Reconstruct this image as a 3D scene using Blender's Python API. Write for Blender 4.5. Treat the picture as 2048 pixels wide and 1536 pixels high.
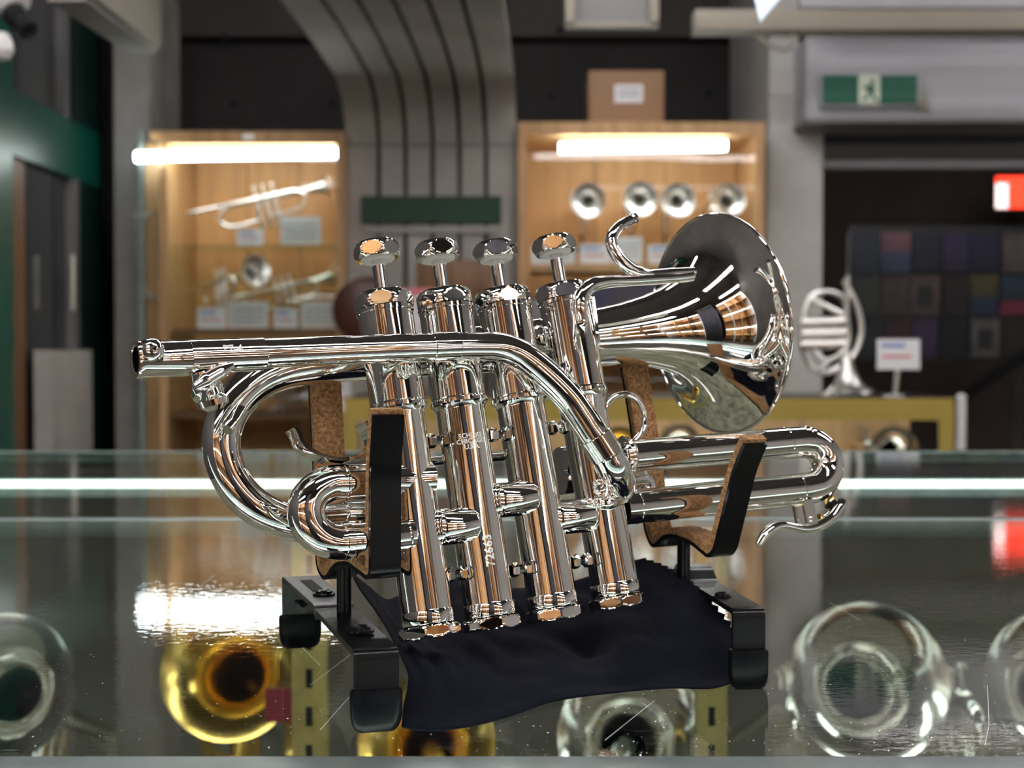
import bpy, bmesh, math, random
from mathutils import Vector, Matrix
random.seed(7)
for o in list(bpy.data.objects): bpy.data.objects.remove(o, do_unlink=True)
S = bpy.context.scene; COL = S.collection
# ------------------------------------------------------------------ camera, world, exposure
F = 3000.0; CX, CY = 1024.0, 768.0; H = 0.121; PITCH = math.atan(68/3000.0)
cam_d = bpy.data.cameras.new('camera'); cam = bpy.data.objects.new('camera', cam_d); COL.objects.link(cam)
cam.location = (0, 0, H); cam.rotation_euler = (math.pi/2 - PITCH, 0, 0)
cam_d.sensor_width = 36; cam_d.lens = F*36/2048; cam_d.clip_start = 0.01; cam_d.clip_end = 50
cam_d.dof.use_dof = True; cam_d.dof.focus_distance = 0.515; cam_d.dof.aperture_fstop = cam_d.lens/2.9
S.camera = cam
w = bpy.data.worlds.new('world'); S.world = w; w.use_nodes = True
w.node_tree.nodes['Background'].inputs[0].default_value = (0.9, 0.93, 1, 1)
w.node_tree.nodes['Background'].inputs[1].default_value = 0.03
S.view_settings.view_transform = 'Standard'; S.view_settings.look = 'None'
S.view_settings.exposure = 0.28; S.view_settings.gamma = 1.0; S.view_settings.use_curve_mapping = False
FWD = Vector((0, math.cos(PITCH), -math.sin(PITCH))); UP = Vector((0, math.sin(PITCH), math.cos(PITCH)))
RT = Vector((1, 0, 0)); EYE = Vector((0, 0, H))
def ray(px, py): return FWD + RT*((px-CX)/F) + UP*((CY-py)/F)
def P(px, py, D): return EYE + ray(px, py)*(D/500)                 # D in half millimetres along the view axis
def G(px, py, z=0.0):                                              # on the counter plane
    r = ray(px, py); return EYE + r*((z-H)/r.z)
def W(px, py, Y):                                                  # on the plane y = Y (m)
    r = ray(px, py); return EYE + r*(Y/r.y)
def WX(px, py, X):
    r = ray(px, py); return EYE + r*(X/r.x)
# ------------------------------------------------------------------ materials
def nodes(name):
    m = bpy.data.materials.new(name); m.use_nodes = True
    nt = m.node_tree; return m, nt, nt.nodes['Principled BSDF']
def mat(name, c, rough=0.5, metal=0.0, var=0.0, scale=20, bump=0.0, stretch=None, emit=None, es=0, spec=None, c2=None, det=4, coat=0):
    m, nt, b = nodes(name)
    b.inputs['Base Color'].default_value = (*c, 1); b.inputs['Roughness'].default_value = rough
    b.inputs['Metallic'].default_value = metal
    if coat: b.inputs['Coat Weight'].default_value = coat
    if spec is not None: b.inputs['Specular IOR Level'].default_value = spec
    if emit: b.inputs['Emission Color'].default_value = (*emit, 1); b.inputs['Emission Strength'].default_value = es
    if var or bump or c2:
        tc = nt.nodes.new('ShaderNodeTexCoord'); mp = nt.nodes.new('ShaderNodeMapping'); nz = nt.nodes.new('ShaderNodeTexNoise')
        nt.links.new(tc.outputs['Object'], mp.inputs[0]); nt.links.new(mp.outputs[0], nz.inputs['Vector'])
        nz.inputs['Scale'].default_value = scale; nz.inputs['Detail'].default_value = det
        if stretch: mp.inputs['Scale'].default_value = stretch
        if var or c2:
            cr = nt.nodes.new('ShaderNodeValToRGB'); nt.links.new(nz.outputs['Fac'], cr.inputs[0])
            a = c2 if c2 else tuple(max(0, v*(1-var)) for v in c); z = c if c2 else tuple(min(1, v*(1+var)) for v in c)
            cr.color_ramp.elements[0].position = 0.35; cr.color_ramp.elements[1].position = 0.65
            cr.color_ramp.elements[0].color = (*a, 1); cr.color_ramp.elements[1].color = (*z, 1)
            nt.links.new(cr.outputs[0], b.inputs['Base Color'])
        if bump:
            bp = nt.nodes.new('ShaderNodeBump'); bp.inputs['Strength'].default_value = bump; bp.inputs['Distance'].default_value = 0.001
            nt.links.new(nz.outputs['Fac'], bp.inputs['Height']); nt.links.new(bp.outputs[0], b.inputs['Normal'])
    return m
def glassmat(name, ior=1.5, tint=(0.9, 0.97, 0.95), rough=0.0, bump=0.0, scale=(1, 1, 1), ns=60):
    m = bpy.data.materials.new(name); m.use_nodes = True; nt = m.node_tree; nt.nodes.clear()
    out = nt.nodes.new('ShaderNodeOutputMaterial'); mix = nt.nodes.new('ShaderNodeMixShader')
    tr = nt.nodes.new('ShaderNodeBsdfTransparent'); gl = nt.nodes.new('ShaderNodeBsdfGlossy'); fr = nt.nodes.new('ShaderNodeFresnel')
    fr.inputs['IOR'].default_value = ior; tr.inputs[0].default_value = (*tint, 1); gl.inputs['Roughness'].default_value = rough
    gl.inputs[0].default_value = (1, 1, 1, 1)
    ge = nt.nodes.new('ShaderNodeNewGeometry'); sb_ = nt.nodes.new('ShaderNodeMath'); sb_.operation = 'SUBTRACT'; sb_.inputs[0].default_value = 1
    ml = nt.nodes.new('ShaderNodeMath'); ml.operation = 'MULTIPLY'
    nt.links.new(ge.outputs['Backfacing'], sb_.inputs[1]); nt.links.new(sb_.outputs[0], ml.inputs[0]); nt.links.new(fr.outputs[0], ml.inputs[1])
    nt.links.new(ml.outputs[0], mix.inputs[0]); nt.links.new(tr.outputs[0], mix.inputs[1]); nt.links.new(gl.outputs[0], mix.inputs[2])
    nt.links.new(mix.outputs[0], out.inputs[0])
    if bump:
        tc = nt.nodes.new('ShaderNodeTexCoord'); mp = nt.nodes.new('ShaderNodeMapping'); nz = nt.nodes.new('ShaderNodeTexNoise')
        mp.inputs['Scale'].default_value = scale; nz.inputs['Scale'].default_value = ns; nz.inputs['Detail'].default_value = 3
        nz.inputs['Roughness'].default_value = 0.5
        bp = nt.nodes.new('ShaderNodeBump'); bp.inputs['Strength'].default_value = bump; bp.inputs['Distance'].default_value = 0.001
        nt.links.new(tc.outputs['Object'], mp.inputs[0]); nt.links.new(mp.outputs[0], nz.inputs['Vector'])
        nt.links.new(nz.outputs['Fac'], bp.inputs['Height']); nt.links.new(bp.outputs[0], gl.inputs['Normal'])
    return m
M = {}
M['silver'] = mat('polished_silver', (0.965, 0.95, 0.925), 0.03, 1.0)
M['silver_satin'] = mat('satin_silver', (0.80, 0.78, 0.74), 0.3, 1.0, bump=0.15, scale=900)
M['engrave'] = mat('engraved_silver', (0.95, 0.93, 0.9), 0.4, 1.0, bump=0.6, scale=2500)
M['stem'] = mat('brushed_steel', (0.62, 0.62, 0.63), 0.14, 1.0)
M['felt'] = mat('grey_washer', (0.62, 0.63, 0.60), 0.55, 0.3)
M['brass'] = mat('lacquered_brass', (0.90, 0.66, 0.22), 0.09, 1.0)
M['brass_strip'] = mat('dull_brass', (0.50, 0.42, 0.16), 0.35, 0.55, var=0.15, scale=60)
M['black'] = mat('black_enamel', (0.004, 0.004, 0.005), 0.22, 0.0, bump=0.04, scale=1500, spec=0.2)
M['rubber'] = mat('black_rubber', (0.003, 0.0035, 0.005), 0.3, spec=0.14)
M['gunmetal'] = mat('dark_bracket', (0.016, 0.014, 0.016), 0.30, 0.0, bump=0.06, scale=2500)
M['cork'] = mat('cork', (0.46, 0.255, 0.115), 0.85, var=0.0, c2=(0.20, 0.085, 0.03), scale=800, bump=0.9, det=6)
M['cloth'] = mat('navy_microfibre', (0.0045, 0.005, 0.010), 0.9, bump=0.5, scale=2500, spec=0.1)
for n in ('cloth',):
    b = M[n].node_tree.nodes['Principled BSDF']; b.inputs['Sheen Weight'].default_value = 0.05; b.inputs['Sheen Roughness'].default_value = 0.4
    b.inputs['Sheen Tint'].default_value = (0.25, 0.28, 0.5, 1)
M['ctop'] = glassmat('scratched_counter_glass', 1.68, (0.93, 0.97, 0.94), 0.010, 0.042, (1, 1.5, 1), 150)
M['pane'] = glassmat('clear_pane', 1.28, (0.97, 0.99, 0.98))
M['shelfglass'] = glassmat('green_shelf_glass', 1.5, (0.80, 0.9, 0.84))
M['edgeglass'] = mat('green_glass_edge', (0.32, 0.42, 0.40), 0.15, var=0.2, scale=80)
M['alu'] = mat('anodised_rail', (0.30, 0.36, 0.36), 0.35, 0.7, var=0.1, scale=50)
M['wood'] = mat('light_oak', (0.60, 0.36, 0.17), 0.5, var=0.14, scale=7, stretch=(6, 6, 0.7))
M['wood2'] = mat('amber_back_panel', (0.66, 0.37, 0.15), 0.55, var=0.10, scale=5, stretch=(5, 1, 0.6))
M['wood_d'] = mat('brown_wood', (0.20, 0.10, 0.045), 0.5, var=0.2, scale=8, stretch=(6, 6, 0.7))
M['conc'] = mat('concrete', (0.30, 0.285, 0.27), 0.85, var=0.22, scale=4, det=8, bump=0.2)
M['conc_l'] = mat('pale_concrete', (0.47, 0.445, 0.415), 0.85, var=0.14, scale=3, det=8)
M['conc_r'] = mat('light_concrete', (0.56, 0.55, 0.53), 0.85, var=0.14, scale=3, det=8)
M['darkwall'] = mat('dark_concrete', (0.030, 0.026, 0.026), 0.8, var=0.25, scale=2)
M['beam'] = mat('dark_grey_beam', (0.070, 0.063, 0.060), 0.8, var=0.15, scale=2)
M['hole'] = mat('tie_hole_shadow', (0.008, 0.008, 0.010), 0.9)
M['groove'] = mat('dark_rope', (0.055, 0.035, 0.025), 0.9)
M['green'] = mat('green_enamel', (0.004, 0.105, 0.078), 0.35, var=0.1, scale=3)
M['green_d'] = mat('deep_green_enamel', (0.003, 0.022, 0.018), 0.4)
M['green_g'] = mat('green_grid_board', (0.010, 0.075, 0.030), 0.6)
M['signgreen'] = mat('exit_sign_green', (0.0, 0.10, 0.058), 0.5)
M['signwhite'] = mat('exit_sign_white', (0.55, 0.60, 0.48), 0.4, emit=(0.6, 0.65, 0.5), es=0.1)
M['darkglass'] = mat('smoky_door_glass', (0.045, 0.050, 0.056), 0.12)
M['white'] = mat('white_card', (0.88, 0.89, 0.93), 0.6)
M['cardgrey'] = mat('printed_card', (0.80, 0.81, 0.83), 0.6, var=0.10, scale=150, stretch=(0.3, 1, 2))
M['blueprint'] = mat('blue_print', (0.25, 0.33, 0.62), 0.6); M['redprint'] = mat('red_print', (0.75, 0.22, 0.25), 0.6)
M['shutter'] = mat('grey_shutter_box', (0.46, 0.46, 0.50), 0.5, var=0.05, scale=2)
M['rail'] = mat('grey_rail', (0.20, 0.19, 0.19), 0.5)
M['beige'] = mat('beige_conduit', (0.30, 0.27, 0.22), 0.6)
M['brownwall'] = mat('brown_plaster', (0.15, 0.115, 0.10), 0.85, var=0.12, scale=3)
M['carton'] = mat('cardboard', (0.34, 0.20, 0.115), 0.8, var=0.05, scale=5)
M['tube'] = mat('fluorescent_glow', (1, 1, 1), 0.5, emit=(0.86, 0.97, 1.0), es=15)
M['tube_c'] = mat('ceiling_tube_glow', (1, 1, 1), 0.5, emit=(1.0, 0.98, 0.97), es=26)
M['led'] = mat('led_strip_glow', (1, 1, 1), 0.5, emit=(0.88, 1.0, 0.95), es=6.0)
M['redlamp'] = mat('red_sign_glow', (1, 0.1, 0.05), 0.5, emit=(1.0, 0.045, 0.02), es=2.0)
M['whitelamp'] = mat('white_sign_glow', (1, 1, 1), 0.5, emit=(1.0, 0.80, 0.78), es=1.7)
M['cabfloor'] = mat('taupe_case_lining', (0.22, 0.19, 0.15), 0.7, var=0.45, scale=14, det=8)
M['floor'] = mat('dark_floor', (0.07, 0.055, 0.045), 0.5, var=0.1, scale=3)
M['plastic'] = mat('black_plastic', (0.02, 0.02, 0.022), 0.3)
M['whiteplastic'] = mat('white_plastic', (0.75, 0.73, 0.72), 0.35)
M['leather'] = mat('brown_leather', (0.075, 0.022, 0.012), 0.4)
M['silver_u'] = mat('soft_silver', (0.74, 0.73, 0.69), 0.14, 1.0)
M['brass_u'] = mat('soft_brass', (0.78, 0.55, 0.16), 0.2, 1.0)
M['silver_b'] = mat('bright_satin_silver', (0.97, 0.95, 0.92), 0.32, 1.0)
M['taupe'] = mat('taupe_board', (0.13, 0.12, 0.105), 0.6, var=.2, scale=6)
M['redtag'] = mat('dark_red_card', (0.22, 0.02, 0.04), 0.6)
M['gold_edge'] = mat('gold_trim', (0.42, 0.32, 0.07), 0.4, 0.3)
# ------------------------------------------------------------------ object helpers
ORG = {}
def tag(o, label=None, cat=None, group=None, kind=None):
    if label: o['label'] = label
    if cat: o['category'] = cat
    if group: o['group'] = group
    if kind: o['kind'] = kind
    return o
def thing(name, loc, label, cat, group=None, rot=None):
    o = bpy.data.objects.new(name, None); COL.objects.link(o); o.location = loc; o.empty_display_size = 0.02
    if rot is not None: o.rotation_euler = rot
    ORG[o.name] = Vector(loc) if rot is None else Vector((0, 0, 0))
    return tag(o, label, cat, group)
def mk(name, vf, m, parent=None, smooth=True, ang=30, bevel=0, local=False):
    verts, faces = vf
    off = Vector((0, 0, 0))
    me = bpy.data.meshes.new(name); o = bpy.data.objects.new(name, me); COL.objects.link(o)
    if parent is not None:
        off = ORG[parent.name]; o.parent = parent; ORG[o.name] = off
    else:
        lo = Vector((min(v[0] for v in verts), min(v[1] for v in verts), min(v[2] for v in verts)))
        hi = Vector((max(v[0] for v in verts), max(v[1] for v in verts), max(v[2] for v in verts)))
        off = Vector(((lo.x+hi.x)/2, (lo.y+hi.y)/2, lo.z)); o.location = off; ORG[o.name] = off
    me.from_pydata([tuple(Vector(v)-off) for v in verts], [], faces)
    if bevel:
        bm = bmesh.new(); bm.from_mesh(me)
        bmesh.ops.bevel(bm, geom=list(bm.edges), offset=bevel, segments=2, affect='EDGES', profile=0.5)
        bm.to_mesh(me); bm.free()
    bm = bmesh.new(); bm.from_mesh(me); bmesh.ops.recalc_face_normals(bm, faces=bm.faces); bm.to_mesh(me); bm.free()
    if smooth:
        me.shade_smooth(); me.set_sharp_from_angle(angle=math.radians(ang))
    me.materials.append(m)
    return o
def joinvf(*l):
    V, Fc = [], []
    for v, f in l:
        n = len(V); V += list(v); Fc += [tuple(i+n for i in q) for q in f]
    return V, Fc
def boxvf(a, b):
    x0, x1 = sorted((a[0], b[0])); y0, y1 = sorted((a[1], b[1])); z0, z1 = sorted((a[2], b[2]))
    v = [(x0,y0,z0),(x1,y0,z0),(x1,y1,z0),(x0,y1,z0),(x0,y0,z1),(x1,y0,z1),(x1,y1,z1),(x0,y1,z1)]
    return v, [(0,3,2,1),(4,5,6,7),(0,1,5,4),(1,2,6,5),(2,3,7,6),(3,0,4,7)]
def obox(c, ax, ay, az):                                            # oriented box from centre and half vectors
    v = [c+ax*i+ay*j+az*k for k in (-1, 1) for (i, j) in ((-1,-1),(1,-1),(1,1),(-1,1))]
    return v, [(0,3,2,1),(4,5,6,7),(0,1,5,4),(1,2,6,5),(2,3,7,6),(3,0,4,7)]
def boxpx(px0, py0, px1, py1, Y, dep):
    a = W(px0, py1, Y); b = W(px1, py0, Y); return boxvf((a.x, Y, a.z), (b.x, Y+dep, b.z))
def catmull(pts, n=8):
    pts = [Vector(p) for p in pts]; out = []
    if len(pts) < 3:
        return [pts[0].lerp(pts[1], i/n) for i in range(n+1)]
    ext = [pts[0]*2-pts[1]] + pts + [pts[-1]*2-pts[-2]]
    for i in range(1, len(ext)-2):
        p0, p1, p2, p3 = ext[i-1:i+3]
        for k in range(n):
            t = k/n
            out.append(0.5*((2*p1)+(p2-p0)*t+(2*p0-5*p1+4*p2-p3)*t*t+(3*p1-p0-3*p2+p3)*t**3))
    out.append(pts[-1]); return out
def interp(vals, n):
    out = []
    for i in range(len(vals)-1):
        for k in range(n): out.append(vals[i]+(vals[i+1]-vals[i])*k/n)
    out.append(vals[-1]); return out
def tubevf(path, radii, seg=32, caps=True, flat=None):
    path = [Vector(p) for p in path]; n = len(path)
    if not hasattr(radii, '__len__'): radii = [radii]*n
    T = [(path[min(i+1, n-1)]-path[max(i-1, 0)]).normalized() for i in range(n)]
    up = Vector((0, 0, 1)) if abs(T[0].z) < 0.9 else Vector((1, 0, 0))
    N = (up - T[0]*up.dot(T[0])).normalized(); V, Fc = [], []
    for i in range(n):
        if i: N = (N - T[i]*N.dot(T[i])).normalized()
        B = T[i].cross(N)
        for k in range(seg):
            a = 2*math.pi*k/seg; V.append(path[i]+(N*math.cos(a)+B*math.sin(a))*radii[i])
    for i in range(n-1):
        for k in range(seg):
            k2 = (k+1) % seg; Fc.append((i*seg+k, i*seg+k2, (i+1)*seg+k2, (i+1)*seg+k))
    if caps:
        Fc.append(tuple(range(seg-1, -1, -1))); Fc.append(tuple((n-1)*seg+k for k in range(seg)))
    return V, Fc
def sweep(pts, radii, n=8, seg=32, caps=True):
    r = interp(radii, n) if hasattr(radii, '__len__') else radii
    return tubevf(catmull(pts, n), r, seg, caps)
def frame(d):
    d = d.normalized(); a = Vector((0, 0, 1)) if abs(d.z) < 0.9 else Vector((0, 1, 0))
    x = (a-d*a.dot(d)).normalized(); return d, x, d.cross(x)
def lathevf(o, d, prof, seg=64, hexa=None, nf=6, ph=0.0, closed=False):
    d, x, y = frame(d); V, Fc = [], []
    for (s, r) in prof:
        for k in range(seg):
            a = 2*math.pi*k/seg; rr = r
            if hexa:
                h = hexa if not hasattr(hexa, '__call__') else hexa(s)
                t = (a+ph) % (2*math.pi/nf) - math.pi/nf; rr = min(r, h/math.cos(t))
            V.append(o+d*s+(x*math.cos(a)+y*math.sin(a))*rr)
    n = len(prof)
    for i in range(n-1):
        for k in range(seg):
            k2 = (k+1) % seg; Fc.append((i*seg+k, i*seg+k2, (i+1)*seg+k2, (i+1)*seg+k))
    if closed:
        for k in range(seg):
            k2 = (k+1) % seg; Fc.append(((n-1)*seg+k, (n-1)*seg+k2, k2, k))
    else:
        Fc.append(tuple(range(seg-1, -1, -1))); Fc.append(tuple((n-1)*seg+k for k in range(seg)))
    return V, Fc
def fillet(pts, r, n=5):
    pts = [Vector(p) for p in pts]; out = [pts[0]]
    for i in range(1, len(pts)-1):
        a, b, c = pts[i-1:i+2]; rr = min(r, (a-b).length*0.45, (c-b).length*0.45)
        p, q = b+(a-b).normalized()*rr, b+(c-b).normalized()*rr
        for k in range(n+1):
            t = k/n; out.append(p*(1-t)**2+b*2*t*(1-t)+q*t*t)
    out.append(pts[-1]); return out
def stripvf(path, wv, t0, t1, jag=0.0):                            # flat bar: width vector wv, thickness from t0 to t1 along the normal
    path = [Vector(p) for p in path]; n = len(path); V, Fc = [], []
    for i in range(n):
        T = (path[min(i+1, n-1)]-path[max(i-1, 0)]).normalized(); w_ = wv(i/(n-1)) if callable(wv) else wv
        nn = T.cross(w_).normalized(); j = random.uniform(-jag, jag); j2 = random.uniform(-jag, jag)
        for (a, b) in ((-1, t0), (1, t0), (1, t1+j), (-1, t1+j2)):
            V.append(path[i]+w_*(0.5*a)+nn*b)
    for i in range(n-1):
        for k in range(4):
            k2 = (k+1) % 4; Fc.append((i*4+k, i*4+k2, (i+1)*4+k2, (i+1)*4+k))
    Fc.append((3, 2, 1, 0)); Fc.append(tuple((n-1)*4+k for k in range(4)))
    return V, Fc
def textvf(s, size, ext):
    cu = bpy.data.curves.new('t', 'FONT'); cu.body = s; cu.size = size; cu.extrude = ext; cu.align_x = 'CENTER'; cu.align_y = 'CENTER'
    cu.space_line = 0.85; cu.resolution_u = 2; cu.offset = size*.022
    o = bpy.data.objects.new('t', cu); COL.objects.link(o)
    dg = bpy.context.evaluated_depsgraph_get(); me = bpy.data.meshes.new_from_object(o.evaluated_get(dg))
    V = [v.co.copy() for v in me.vertices]; Fc = [tuple(p.vertices) for p in me.polygons]
    bpy.data.objects.remove(o); bpy.data.curves.remove(cu); bpy.data.meshes.remove(me)
    return V, Fc
def mm(v): return v/1000.0
# ================================================================== SETTING
FL = -0.95; CE = 2.1; BX = 4.2
def struct(name, vf, m, **k):
    return tag(mk(name, vf, m, None, **k), kind='structure')
struct('floor', boxvf((-2.2, -3.2, FL-0.05), (BX, 12.8, FL)), M['floor'], smooth=False)
struct('ceiling', boxvf((-2.2, -3.2, CE), (BX, 12.8, CE+0.05)), M['beam'], smooth=False)
YW = 6.5
wb = struct('wall_back', boxvf((-2.2, YW, FL), (1.12, YW+0.1, CE)), M['darkwall'], smooth=False)
bz = W(1300, 78, YW-0.06).z
mk('wall_beam', boxvf((-1.5, YW-0.12, bz), (1.1, YW-0.005, CE-0.01)), M['beam'], wb, smooth=False)
for px, py, Y in ((468, 208, YW), (663, 205, YW), (450, 75, YW-0.12), (1120, 60, YW-0.12), (1103, 195, YW), (1418, 187, YW), (1250, 190, YW)):
    c = W(px, py, Y); mk('tie_hole', lathevf(c+Vector((0, -0.004, 0)), Vector((0, 1, 0)), [(0, .012), (0.003, .016)], 20), M['hole'], wb)
struct('wall_far', boxvf((1.1, 12.5, FL), (BX, 12.6, CE)), M['brownwall'], smooth=False)
struct('wall_return', boxvf((1.12, YW, FL), (1.2, 12.5, CE)), M['brownwall'], smooth=False)
struct('wall_right', boxvf((BX, -3.2, FL), (BX+0.05, 12.6, CE)), M['conc_r'], smooth=False)
# wall behind the photographer: timber instrument shelving beside an added dark stand-in sheet
wf = struct('wall_front', boxvf((-2.2, -3.2, FL), (BX, -3.1, CE)), M['wood_d'], smooth=False)
def shelving(x0, x1, yb, lab):
    t = thing('wall_shelving', ((x0+x1)/2, yb, FL), lab, 'shelving', 'timber shelving behind the photographer')
    n = max(1, round((x1-x0)/.42)); wd = (x1-x0)/n
    for i in range(n):
        mk('back_panel', boxvf((x0+i*wd, yb, FL), (x0+(i+1)*wd-.004, yb+.02, 1.5)), (M['wood2'], M['wood'])[i % 2], t, smooth=False)
    for i in range(n+1):
        mk('upright', boxvf((x0+i*wd-.015, yb+.02, FL), (x0+i*wd+.015, yb+.36, 1.52)), (M['wood'], M['white'], M['wood_d'])[i % 3], t, smooth=False)
    for z in (-.6, -.2, .2, .6, 1.0, 1.48):
        for i in range(n):
            mk('shelf_board', boxvf((x0+i*wd+.016, yb+.02, z), (x0+(i+1)*wd-.016, yb+.34, z+.02)), M['wood'], t, smooth=False)
    for z in (-.25, .55, 1.43):
        mk('lamp_tube', tubevf([Vector((x0+.03, yb+.30, z)), Vector((x1-.03, yb+.30, z))], .010, 12), M['tube'], t)  # added glowing tubes, brighten the unseen shelving mirrored in the silver
    return t
shelving(-2.1, -0.04, -1.75, 'long timber shelving behind the photographer, left of the dark stand-in sheet')
shelving(0.45, 3.9, -1.95, 'long timber shelving behind the photographer, right of the dark stand-in sheet')
V = []; Fc = []
for i in range(41):
    x = .10+i*.0135; y = -1.0+.018*math.sin(i*1.1); V += [(x, y, FL), (x, y, 1.45)]
    if i: Fc.append((2*i-2, 2*i, 2*i+1, 2*i-1))
cu_ = mk('photographer_standin', (V, Fc), mat('charcoal_standin', (.06, .06, .075), .8, var=.2, scale=3), None, ang=80)  # dark sheet added in the photographer's place, gives the valves their dark stripe
cu_.modifiers.new('thick', 'SOLIDIFY').thickness = .003
tag(cu_, 'charcoal sheet added behind the camera as a stand-in for the photographer', 'photographer_standin')
tag(mk('standin_rail', tubevf([Vector((.05, -1.0, 1.46)), Vector((.70, -1.0, 1.46))], .012, 12), M['silver_satin'], None), 'added steel rail carrying the charcoal stand-in sheet', 'rail')
# left wall with green shop front
XL = -1.52
wl = struct('wall_left', boxvf((XL-0.35, -3.2, FL), (XL-0.2, YW, CE)), M['beam'], smooth=False)
def lw(px0, px1, z0, z1, t=0.04, back=0.0):                        # panel on the left wall between two image columns
    a = WX(px0, 700, XL); b = WX(px1, 700, XL)
    return boxvf((XL-t-back, a.y, z0), (XL-back, b.y, z1))
def zl(px, py): return WX(px, py, XL).z
zt = zl(35, 312); zt2 = zl(28, 180)
d1 = thing('green_shopfront', (XL, 4.8, FL), 'green enamelled shopfront frame with dark glass doorway along the left wall', 'doorway')
mk('post', lw(-60, 28, FL, CE-0.05), M['green'], d1, smooth=False)
mk('lintel', lw(28, 206, zt, zt2, 0.05), M['green'], d1, smooth=False)
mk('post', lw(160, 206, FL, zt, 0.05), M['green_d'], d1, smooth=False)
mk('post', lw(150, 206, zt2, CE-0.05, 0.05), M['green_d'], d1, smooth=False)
mk('mullion', lw(132, 143, zt2, CE-0.1, 0.04), M['rail'], d1, smooth=False)
mk('transom_pane', lw(28, 150, zt2, CE-0.1, 0.01, 0.03), M['darkglass'], d1, smooth=False)
mk('door_leaf', lw(64, 160, FL, zt, 0.02, 0.03), M['darkglass'], d1, smooth=False)
mk('timber_jamb', lw(36, 64, FL+0.5, zt, 0.02, 0.02), M['wood_d'], d1, smooth=False)
mk('door_stile', lw(150, 160, FL, zt, 0.04), M['rail'], d1, smooth=False)
mk('pull_handle', tubevf([WX(128, 510, XL)+Vector((.03, 0, 0)), WX(128, 620, XL)+Vector((.03, 0, 0))], 0.008, 12), M['silver_satin'], d1)
a = WX(66, 740, XL); b = WX(150, 740, XL)
tag(mk('concrete_plinth', boxvf((XL+0.002, a.y, FL), (XL+0.06, b.y, zl(80, 700))), M['conc_l'], None, smooth=False), 'pale concrete plinth standing in front of the dark glass door', 'plinth')
# columns
struct('wall_column', boxpx(233, -60, 298, 1100, 5.44, 0.5), M['conc'], smooth=False)
a, b = W(1532, 1100, 5.40), W(1646, 262, 5.40)
cr_ = struct('wall_column', boxvf((a.x, 5.40, FL), (b.x, 6.49, b.z)), M['conc_r'], smooth=False)
a, b = W(1538, 262, 5.42), W(1598, -60, 5.42)
mk('upper_shaft', boxvf((a.x, 5.42, a.z), (b.x, 6.4, CE)), M['conc_r'], cr_, smooth=False)
# ribbed concrete pier that sweeps forward under the ceiling
pr = struct('wall_pier', boxvf((W(692, 0, 5.44).x, 5.44, FL), (W(1034, 0, 5.44).x, 6.49, W(800, 250, 5.44).z)), M['conc_l'], smooth=False)
YP = 5.32
rows = [(YP, 1100, 692, 1034), (YP, 290, 692, 1034), (YP, 250, 690, 1032), (YP-0.04, 200, 684, 1030), (YP-0.16, 155, 672, 1027), (YP-0.44, 100, 636, 1021), (YP-0.84, 50, 600, 1013), (YP-1.24, 0, 560, 1005), (YP-1.70, -60, 512, 996)]
for k in range(6):
    edges_x = {0: [692, 757, 811, 865, 919, 972, 1034]}
    V = []; Fc = []
    for (Y, py, xl, xr) in rows:
        t0 = [0, .19, .348, .506, .664, .819, 1][k]; t1 = [0, .19, .348, .506, .664, .819, 1][k+1]
        g0 = 0.013 if k > 0 else 0; g1 = 0.013 if k < 5 else 0
        A = W(xl+(xr-xl)*(t0+g0), py, Y); B = W(xl+(xr-xl)*(t1-g1), py, Y)
        V += [A, B, B+Vector((0, 0.055, 0.03)), A+Vector((0, 0.055, 0.03))]
    n = len(rows)
    for i in range(n-1):
        for j in range(4):
            j2 = (j+1) % 4; Fc.append((i*4+j, i*4+j2, (i+1)*4+j2, (i+1)*4+j))
    Fc += [(3, 2, 1, 0), tuple((n-1)*4+j for j in range(4))]
    mk('rib', (V, Fc), M['conc_l'], pr, ang=40)
V = []; Fc = []
for (Y, py, xl, xr) in rows:
    A = W(xl+4, py, Y)+Vector((0, .045, .028)); B = W(xr-4, py, Y)+Vector((0, .045, .028)); V += [A, B, B+Vector((0, .03, .02)), A+Vector((0, .03, .02))]
for i in range(n-1):
    for j in range(4):
        j2 = (j+1) % 4; Fc.append((i*4+j, i*4+j2, (i+1)*4+j2, (i+1)*4+j))
mk('groove_backing', (V, Fc), M['groove'], pr)
mk('seam', boxpx(694, 288, 1032, 292, YP-0.003, 0.004), M['rail'], pr, smooth=False)
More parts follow.
